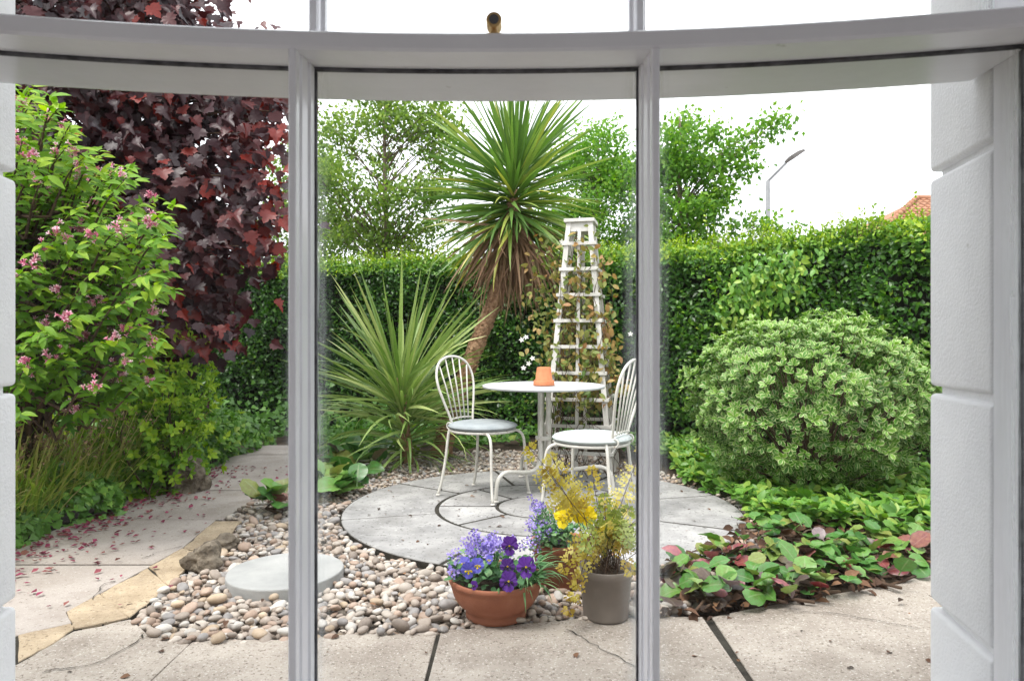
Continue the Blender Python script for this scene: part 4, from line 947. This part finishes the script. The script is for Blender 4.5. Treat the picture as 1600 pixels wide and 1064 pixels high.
# narrow leaves spilling over the right of the bowl
gt = thing('trailing_grass', (BO[0]+.11, BO[1]-.03, BO[2]+.13), 'tuft of narrow green leaves spilling over the bowl rim', 'plant')
for i in range(80):
    V, Fs = blade(R(RS.uniform(5, 65)), RS.uniform(.8, 2.2), .03); az = RS.uniform(-1.9, .5)
    A = np.array(Matrix.Rotation(az, 3, 'Z'))*RS.uniform(.09, .19); part('blade', V@A.T+np.array([BO[0]+.11+RS.normal(0, .02), BO[1]-.04+RS.normal(0, .03), BO[2]+.145]), Fs, LM['vleaf'], gt, True, {'tint': np.full(len(V), RS.uniform(.4, 1))})
def lobelia(name, loc, label, cens, nfl, mat, size=.014, leafn=150):
    t = thing(name, loc, label, 'flowers'); P = np.concatenate([np.array(c)+rnd(m_, 1)*np.array(sd_) for c, sd_, m_ in cens]); n = len(P)
    stems(t, loc, P[::2], LM['vleaf'], .0009)
    P5, M5 = rosette(P, norm(np.array([0, -.8, .5])+rnd(n, .4)), 4, (1.0, 1.4))
    leaves(t, leaf_t(2, .4, .1, .1, .6), P5, M5, np.tile(RS.uniform(.7, 1.2, n), 4)*size, RS.uniform(0, 1, len(P5)), mat, fname='blossom')
    q = RS.randint(0, n, leafn); PL = P[q]*.7+np.array(loc)*.3+rnd(leafn, .018)
    leaves(t, T_LANCE, PL, frames(rnd(leafn, 1)+np.array([0, 0, .5]), np.array([0, -.5, .7])+rnd(leafn, .4)), RS.uniform(.014, .028, leafn), RS.uniform(.3, 1, leafn), LM['vleaf']); return t
lobelia('lobelia_plant', (BO[0]-.03, BO[1]+.03, BO[2]+.13), 'cloud of small lilac flowers at the back of the terracotta bowl', [(at(765, 848, 2.62), (.045, .03, .016), 90), (at(720, 880, 2.55), (.02, .03, .02), 30), (at(752, 862, 2.58), (.04, .02, .015), 40), (at(705, 890, 2.5), (.008, .02, .012), 10)], 100, LM['lob'])
lobelia('lobelia_plant', (TP2[0]-.02, TP2[1], TP2[2]+.18), 'airy lilac flower spikes rising from the pot behind the bowl', [(at(838, 788, 2.85), (.016, .02, .02), 15), (at(833, 815, 2.85), (.022, .02, .04), 10), (at(862, 830, 2.85), (.035, .03, .022), 34), (at(825, 850, 2.78), (.02, .03, .05), 16), (at(848, 840, 2.8), (.03, .03, .04), 16)], 60, LM['lob'], .013, 420)
yp = thing('pansy_plant', (TP2[0]+.02, TP2[1]-.03, TP2[2]+.18), 'bright yellow pansies in the terracotta pot behind the bowl', 'flowers')
tips = []
for px, py, s_ in ((882, 806, .085), (904, 797, .085), (918, 806, .07), (893, 786, .06)):
    p = at(px, py, 2.56+RS.uniform(-.02, .02)); tips.append(p); face(p, s_, PZ['yel'], yp, 75, RS.normal(0, 20))
stems(yp, (TP2[0]+.02, TP2[1]-.03, TP2[2]+.18), tips, LM['vleaf'])
n = 150; P = np.array(at(880, 830, 2.84))+rnd(n, 1)*np.array([.05, .04, .035])
leaves(yp, leaf_t(4, .34, .2, .2, .6), P, frames(rnd(n, 1)+np.array([0, -.3, .2]), np.array([0, -.5, .9])+rnd(n, .35)), RS.uniform(.02, .038, n), np.clip(RS.normal(.6, .22, n), 0, 1), LM['vleaf'])
# fern
fn = thing('fern', (GPt[0], GPt[1], GPt[2]+.165), 'yellowing feathery fern growing out of the plastic pot', 'fern')
def frond(pts, wd, mat, t0=.3, tint=.6):
    c = spline(pts, 30); T = norm(np.gradient(c, axis=0)); V, fc = tube(c, np.linspace(.0022, .0008, 30), 4, False)
    fr = part('frond', V, fc, M['twig'], fn, True)
    P, A, S2, Tn = [], [], [], []
    L = np.linalg.norm(np.diff(c, axis=0), axis=1).sum()
    for i in np.arange(30*t0, 29.5, .026/(L/30)):
        k = int(i); f = (i/30-t0)/(1-t0); side = norm(np.cross(T[k], np.array([0, -.95, .3]))); l_ = wd*1.45*(1-f)**.75*(.7+.3*min(1, f*5))+.010
        tn = np.clip(tint+RS.normal(0, .15), 0, 1)
        for sg in (-1, 1):
            if RS.rand() < .15: continue
            d = norm(side*sg*.9+T[k]*.4+np.array([0, 0, -.2])+RS.normal(0, .12, 3)); m_ = max(3, int(l_/.013))
            nn = norm(np.cross(d, T[k])*sg+RS.normal(0, .2, 3)); s3 = np.cross(nn, d)
            for j in range(m_):
                u = (j+.5)/m_
                for s4 in (-1, 1):
                    P.append(c[k]+d*l_*u+np.array([0, 0, -.25*l_*u*u])); A.append(s3*s4*.85+d*.5); S2.append(.027*(1-.7*u)*(.75+wd*5)); Tn.append((nn, np.clip(tn+RS.normal(0, .08), 0, 1)))
            P.append(c[k]+d*l_*.95); A.append(d); S2.append(.012); Tn.append((nn, tn))
    Nn = np.array([a for a, _ in Tn]); tt = np.array([b for _, b in Tn])
    leaves(fr, leaf_t(2, .33, .2, .15), np.array(P), frames(np.array(A), Nn+rnd(len(P), .15)), np.array(S2), tt, mat, fname='leaflets')
ct0 = np.array([GPt[0], GPt[1], GPt[2]+.16])
for px, py, y, wd, m_, tn in ((822, 692, 2.42, .062, 'fern', .72), (862, 715, 2.50, .05, 'fern', .8), (1000, 705, 2.75, .055, 'fern', .78), (925, 735, 2.62, .05, 'fern', .6), (885, 962, 2.38, .045, 'fern', .45), (872, 900, 2.40, .04, 'fern', .55), (985, 790, 2.5, .055, 'ferngreen', .5), (962, 800, 2.45, .055, 'ferngreen', .6), (948, 815, 2.42, .055, 'fern', .75), (912, 862, 2.38, .05, 'ferngreen', .7), (1010, 800, 2.6, .055, 'ferngreen', .65), (990, 905, 2.40, .04, 'fern', .35), (945, 770, 2.6, .05, 'ferngreen', .5), (985, 850, 2.42, .05, 'ferngreen', .7), (898, 930, 2.40, .04, 'fern', .6), (850, 730, 2.45, .05, 'fern', .6)):
    e = at(px, py, y); mid = ct0*.5+e*.5+np.array([0, 0, .05 if py < 830 else .13]); b = ct0+RS.normal(0, .03, 3)*np.array([1, 1, 0])
    frond([b, b*.6+mid*.4+np.array([0, 0, .05]), mid, e], wd, LM[m_], (.6 if px < 870 else .4) if py < 800 else .3, tn)
stems(fn, tuple(ct0), [ct0+np.array([RS.normal(0, .06), RS.normal(0, .05), RS.uniform(.05, .2)]) for _ in range(40)], M['twig'], .0016)

# ================================================================== BERGENIA, GROUND COVER, BORDER
BT = [leaf_t(8, .33, .22, .25, .55, .020, .22, .5), leaf_t(8, .30, .5, .45, .58, .026, .25, .5), leaf_t(8, .36, .1, .12, .52, .03, .2, .48), leaf_t(8, .31, -.35, .35, .55, .028, .2, .5)]
BM = {}
def berg_leaf(parent, p, A, s_, kind):
    q = RS.randint(4)
    if (q, kind) not in BM: BM[q, kind] = raw_mesh('leaf', BT[q][0], BT[q][1], LM[kind], True, {'tint': np.full(len(BT[q][0]), .05), 'edge': BT[q][2]})
    inst('leaf', BM[q, kind], parent, p, A*s_)
def bergenia(x, y, n, spread, label, mix, size=(.08, .135), el=(4, 58), group=None):
    t = thing('bergenia_plant', (x, y, -.02), label, 'plant', group)
    for i in range(n):
        az = RS.uniform(0, 6.28) if RS.rand() < .5 else RS.normal(-math.pi/2, .9); e = R(RS.uniform(*el)); d = np.array([math.cos(az)*math.cos(e), math.sin(az)*math.cos(e), math.sin(e)])
        nn = np.array([-math.cos(az)*math.sin(e), -math.sin(az)*math.sin(e), math.cos(e)])+RS.normal(0, .3, 3)+np.array([0, -.25, 0])
        b = np.array([x, y, .005])+np.array([RS.normal(0, spread), RS.normal(0, spread*.8), RS.uniform(0.02, .07)])
        berg_leaf(t, b, frames(d[None], nn[None])[0], RS.uniform(*size), RS.choice(['berg', 'bergred', 'bergpur'], p=mix))
    st2 = [tube(spline([(x+RS.normal(0, spread), y+RS.normal(0, spread), .0), (x+RS.normal(0, spread), y+RS.normal(0, spread), .03), (x+RS.normal(0, spread*1.2), y+RS.normal(0, spread), .02)], 6), .007, 5) for _ in range(5)]
    part('rhizome', *merge(st2), M['twig'], t, True)
gl = 'bergenia with glossy green and some red leaves in the middle of the right bed'; gg = 'bergenias along the right terrace edge'
for px, py, n, sp_, mx, lb in ((1065, 915, 14, .06, (.3, .15, .55), 'bergenia with mostly dull purple leaves beside the plastic fern pot'), (1120, 890, 18, .08, (.45, .1, .45), 'bergenia with brown purple leaves beside the circular patio'), (1100, 940, 14, .06, (.45, .2, .35), 'bergenia with fading leaves over the joint between the terrace slabs'), (1180, 930, 16, .07, (.5, .22, .28), None), (1170, 880, 18, .08, (.65, .07, .28), None), (1235, 915, 18, .08, (.72, .1, .18), None), (1250, 870, 17, .1, (.76, .08, .16), None), (1215, 835, 15, .09, (.7, .08, .22), 'green leaved bergenia where patio, pebbles and ground cover meet'), (1300, 890, 17, .09, (.7, .1, .2), None), (1320, 860, 15, .1, (.76, .1, .14), None), (1370, 870, 15, .09, (.72, .12, .16), None), (1410, 850, 14, .1, (.76, .1, .14), None), (1370, 905, 9, .07, (.6, .15, .25), 'small bergenia with few leaves lying out on the terrace'), (1445, 865, 10, .1, (.75, .1, .15), 'bergenia partly hidden by the white stucco wall')):
    x, y = gp(px, py); mx = np.array(mx)*(1, .85, .85); mx[0] += 1-mx.sum(); bergenia(x, y-(.04 if px < 1400 else -.03), int(n*1.6), sp_*1.1, lb or gl, mx, group=gg)
x, y = gp(437, 800); bergenia(x, y, 17, .06, 'small bergenia with red tinged leaves between path and pebbles', (.8, .12, .08), (.15, .22), (20, 70))
x, y = gp(518, 772); bergenia(x, y, 38, .10, 'lush light green bergenia at the edge of the pebbles below the young cordyline', (1, 0, 0), (.17, .25), (20, 72))
x, y = gp(560, 735); bergenia(x, y, 26, .12, 'green bergenia at the foot of the young cordyline', (.95, .0, .05), (.17, .25), (20, 72))
# dry debris under the bergenias
LP_ = [gp(*p) for p in [(1045, 965), (1040, 880), (1120, 850), (1200, 800), (1440, 830), (1450, 890), (1350, 932), (1230, 954), (1110, 972)]]
Q = sample_poly(LP_, 900); n = 900; P = np.concatenate([Q, RS.uniform(.0, .05, (n, 1))], 1)
lt = part('leaf_litter', *cloud(leaf_t(3, .3, .5, .3), P, frames(rnd(n, 1)*np.array([1, 1, .4]), np.array([0, -.2, .7])+rnd(n, .5)), RS.uniform(.03, .07, n))[:2], LM['debris'], None, True, {'tint': np.repeat(RS.uniform(0, 1, n), len(leaf_t(3)[0]))}, 'stuff')
tag(lt, 'dry brown leaf litter under the bergenias', 'leaf litter')
# ground cover
GC = [gp(*p) for p in [(1030, 712), (1080, 770), (1130, 778), (1165, 810), (1210, 825), (1300, 835), (1440, 860)]]+[(3.2, 4.0), (3.1, 5.0), (2.2, 6.0), (1.3, 6.8), (.9, 6.2)]
Q = sample_poly(GC, 1500); P0 = np.concatenate([Q, RS.uniform(.03, .13, (1500, 1))], 1)
P, Mx = rosette(P0, norm(rnd(1500, .3)+np.array([0, -.15, 1])), 7, (.7, 1.45)); n = len(P)
part_ = leaves(thing('ground_cover', (1.9, 4.6, -.02), 'low light green ground cover below the hedge and variegated bush', 'plant'), T_OVAL, P, Mx, RS.uniform(.045, .085, n), np.clip(RS.normal(.55, .22, n), 0, 1), LM['cover'], 200)
# low planting behind the patio
BK = [gp(*p) for p in [(500, 730), (640, 708), (820, 702), (1030, 705)]]+[(1.2, 6.9), (-.3, 7.5), (-2.0, 7.7), (-2.2, 6.9)]
Q = sample_poly(BK, 520); P0 = np.concatenate([Q, RS.uniform(.02, .12, (520, 1))], 1)
P, Mx = rosette(P0, norm(rnd(520, .4)+np.array([0, -.2, 1])), 6, (.6, 1.4)); n = len(P)
leaves(thing('ground_cover', (-.2, 6.4, -.02), 'low mixed green plants on the dark soil behind the patio', 'plant'), T_OVAL, P, Mx, RS.uniform(.04, .09, n), np.clip(RS.normal(.35, .22, n), 0, 1), LM['cover'])
# left border: ivy bank
iv = thing('ivy_edging', (-2.7, 4.2, -.03), 'dark green ivy spilling over the edge of the garden path', 'ivy')
n = 9000; y = RS.uniform(2.6, 6.9, n); u = RS.uniform(0, 1, n)
edge = XL+.06*np.sin(y*5)+.05*np.sin(y*11+1)+.05; hgt = .26+.05*np.sin(y*7)
x = edge-u*.55; z = hgt*np.clip(np.sqrt(np.clip(u*2.2, 0, 1)), .06, 1)+RS.normal(0, .025, n); z = np.maximum(z, .012)
P = np.stack([x, y, z], 1); leaves(iv, T_IVY, P, frames(np.array([.5, -.3, -.5])+rnd(n, .5), np.array([.6, -.35, .75])+rnd(n, .35)), RS.uniform(.04, .075, n), np.clip(RS.normal(.45, .25, n), 0, 1), LM['ivy'], 120)
n = 1500; x = RS.uniform(-5.5, -1.2, n); yy = 7.4+RS.uniform(0, .5, n)+.04*x; P = np.stack([x, yy, np.abs(RS.normal(0, .18, n))+.01], 1)
iv2 = thing('ivy_edging', (-2.4, 7.5, -.03), 'ivy creeping up the foot of the hedge at the path end', 'ivy')
leaves(iv2, T_IVY, P, frames(np.array([.0, -.3, -.5])+rnd(n, .5), np.array([.2, -.75, .5])+rnd(n, .35)), RS.uniform(.05, .08, n), np.clip(RS.normal(.3, .2, n), 0, 1), LM['ivy'])
# strap leaves and dry seed heads
gr = thing('border_grass', (-2.9, 4.0, -.03), 'clumps of arching strap leaves with dry brown seed heads in the left border', 'grass')
Vs, Fs, Ts = [], [], []; o = 0
for i in range(1300):
    V, fc = blade(R(RS.uniform(45, 88)), RS.uniform(.4, 1.7), .013, 6); L = RS.uniform(.32, .62); A = np.array(Matrix.Rotation(RS.normal(-.35, .9), 3, 'Z'))*L
    V = V@A.T+np.array([RS.uniform(-3.0, -2.52), RS.uniform(2.9, 5.3), .05]); Vs.append(V); Fs += [tuple(a+o for a in f) for f in fc]; o += len(V); Ts += [float(np.clip(RS.normal(.5, .28), 0, 1))]*len(V)
part('blades', np.concatenate(Vs), Fs, LM['grass'], gr, True, {'tint': Ts}, 'stuff')
sk, SP = [], []
for i in range(190):
    b = np.array([RS.uniform(-3.0, -2.55), RS.uniform(3.0, 5.0), .05]); d = norm(np.array([.40, -.15, 1])+RS.normal(0, .18, 3)); L = RS.uniform(.4, .68); e = b+d*L; sk.append(tube([b, b+d*L*.5, e], .0025, 3, False))
    m_ = RS.randint(5, 10); SP.append(e-d*RS.uniform(0, .10, (m_, 1))+RS.normal(0, .012, (m_, 3)))
part('seed_stalks', *merge(sk), LM['grass'], gr, True, {'tint': np.full(sum(len(a[0]) for a in sk), .85)}, 'stuff')
SP = np.concatenate(SP); n = len(SP); leaves(gr, T_OVAL, SP, frames(rnd(n), rnd(n)), RS.uniform(.014, .028, n), RS.uniform(0, 1, n), LM['seed'], fname='seed_heads')
# fallen petals on the path
n = 850; y = RS.uniform(2.6, 5.6, n); x = XL+.07+np.abs(RS.gamma(1.0, .17, n)); k = x < -1.3; x, y = x[k], y[k]; n = len(x)
P = np.stack([x, y, np.full(n, .0115)], 1); V, fc, E, kk = cloud(leaf_t(2, .32, .5, -.2), P, frames(rnd(n, 1)*np.array([1, 1, .06]), np.array([0, 0, 1.])+rnd(n, .25)), RS.uniform(.018, .042, n))
tag(part('fallen_petals', V, fc, LM['petal'], None, True, {'tint': np.repeat(RS.uniform(0, 1, n), kk)}, 'stuff'), 'pink and brown fallen petals scattered on the path', 'petals')

Q = np.concatenate([sample_poly(GP, 150), np.stack([RS.uniform(-1.6, 1.7, 40), RS.uniform(2.1, 2.9, 40)], 1), np.stack([CX+RS.normal(0, .6, 30), CY+RS.normal(0, .6, 30)], 1)]); n = len(Q)
dd = np.hypot(Q[:, 0]-CX, Q[:, 1]-CY); zz = np.where(dd < 1.2, .021, np.where(Q[:, 1] < 2.45, .008, .026)); P = np.concatenate([Q, zz[:, None]], 1)
V, fc, E, kk = cloud(leaf_t(3, .3, .4, .2), P, frames(rnd(n, 1)*np.array([1, 1, .08]), np.array([0, 0, 1.])+rnd(n, .25)), RS.uniform(.012, .035, n))
tag(part('fallen_leaves', V, fc, LM['debris'], None, True, {'tint': np.repeat(RS.uniform(0, 1, n), kk)}, 'stuff'), 'scraps of dry leaf lying on the pebbles and paving', 'leaf litter')

# ================================================================== BEYOND THE HEDGE
ly = 25.0; lx = (1200-800)/F*ly
lamp = thing('street_lamp', (lx, ly, -.05), 'grey street lamp with a raised arm above the hedge', 'street lamp')
zt = CAMZ+(532-283)/F*ly
part('pole', *tube([(lx, ly, -.05), (lx, ly, 1.2), (lx, ly, 1.25), (lx, ly, zt)], [.12, .12, .085, .075], 14), M['galv'], lamp, True)
e = at(1228, 255, ly); part('arm', *tube([(lx, ly, zt-.06), (lx, ly, zt), (lx+.06, ly, zt+.06), tuple(e)], .05, 10), M['galv'], lamp, True)
hd = at(1253, 238, ly); d = norm(hd-e); up = np.array([-d[2], 0, d[0]]); sd_ = np.array([0, 1., 0])
V = []; prof = [(-.02, .07, .07), (.12, .10, .14), (.3, .13, .22), (.62, .12, .23), (.86, .06, .2)]
for t_, h, ww in prof:
    c = e+d*t_*.9
    V += [c+sd_*ww+up*0-up*.03, c+sd_*ww*.7+up*h, c-sd_*ww*.7+up*h, c-sd_*ww-up*.03]
Fs = [(i*4+k, i*4+(k+1) % 4, i*4+4+(k+1) % 4, i*4+4+k) for i in range(4) for k in range(4)]+[(3, 2, 1, 0), (16, 17, 18, 19)]
h_ = part('lamp_head', V, Fs, M['lampdark'], lamp); bevel(h_, .02)
c = e+d*.42-up*.036; part('lens', [c+d*a+sd_*b for a, b in ((-.15, -.12), (.2, -.12), (.2, .12), (-.15, .12))], [(0, 1, 2, 3)], M['galv'], h_)
# neighbour's house
hx, hy, ez, pit = 14.6, 28.0, 5.0, .57
hs_ = thing('neighbour_house', (hx+5, hy+5, -.05), 'house with a red clay tiled hip roof behind the hedge', 'house')
part('wall', *box(hx+.45, hx+11, hy+.45, hy+9.5, -.05, ez+.1), M['brick'], hs_)
run = 4.975
P4 = [(hx, hy, ez), (hx+11.5, hy, ez), (hx+11.5, hy+9.95, ez), (hx, hy+9.95, ez), (hx+run, hy+run, ez+run*pit), (hx+11.5-run, hy+run, ez+run*pit)]
rf = part('roof', P4, [(0, 1, 5, 4), (1, 2, 5), (2, 3, 4, 5), (3, 0, 4)], M['tile'], hs_)
nc = 17                                                    # tile courses on the slope that faces the garden
for i in range(nc):
    a, b = run*i/nc, run*(i+1)/nc+.05; za, zb = ez+a*pit+.10, ez+b*pit+.045
    x0, x1 = hx+a+.03, hx+11.5-a-.03; nt_ = int((x1-x0)/.3); Vs, Fs = [], []
    for j in range(nt_):
        xa, xb = x0+(x1-x0)*j/nt_, x0+(x1-x0)*(j+1)/nt_-.02
        for k, (x_, zz) in enumerate(((xa, .0), ((xa+xb)/2, .05), (xb, .0))): Vs += [(x_, hy+a, za+zz), (x_, hy+b, zb+zz), (x_, hy+a, za+zz-.06)]
        o = len(Vs)-9; Fs += [(o, o+3, o+4, o+1), (o+3, o+6, o+7, o+4), (o+2, o+5, o+3, o), (o+5, o+8, o+6, o+3)]
    part('tile_course', Vs, Fs, M['tile'], rf)
for i in range(16):
    a, b = run*i/16, run*(i+1)/16+.04
    part('hip_tile', *tube([(hx+a, hy+a, ez+a*pit+.10), (hx+b, hy+b, ez+b*pit+.08)], [.15, .12], 8), M['tile'], rf, True)
part('ridge', *tube([(hx+run-.1, hy+run, ez+run*pit+.08), (hx+11.6-run, hy+run, ez+run*pit+.08)], .14, 8), M['tile'], rf, True)
print('objects', len(bpy.data.objects), 'tris', sum(len(m.loops)-2*len(m.polygons) for m in bpy.data.meshes))
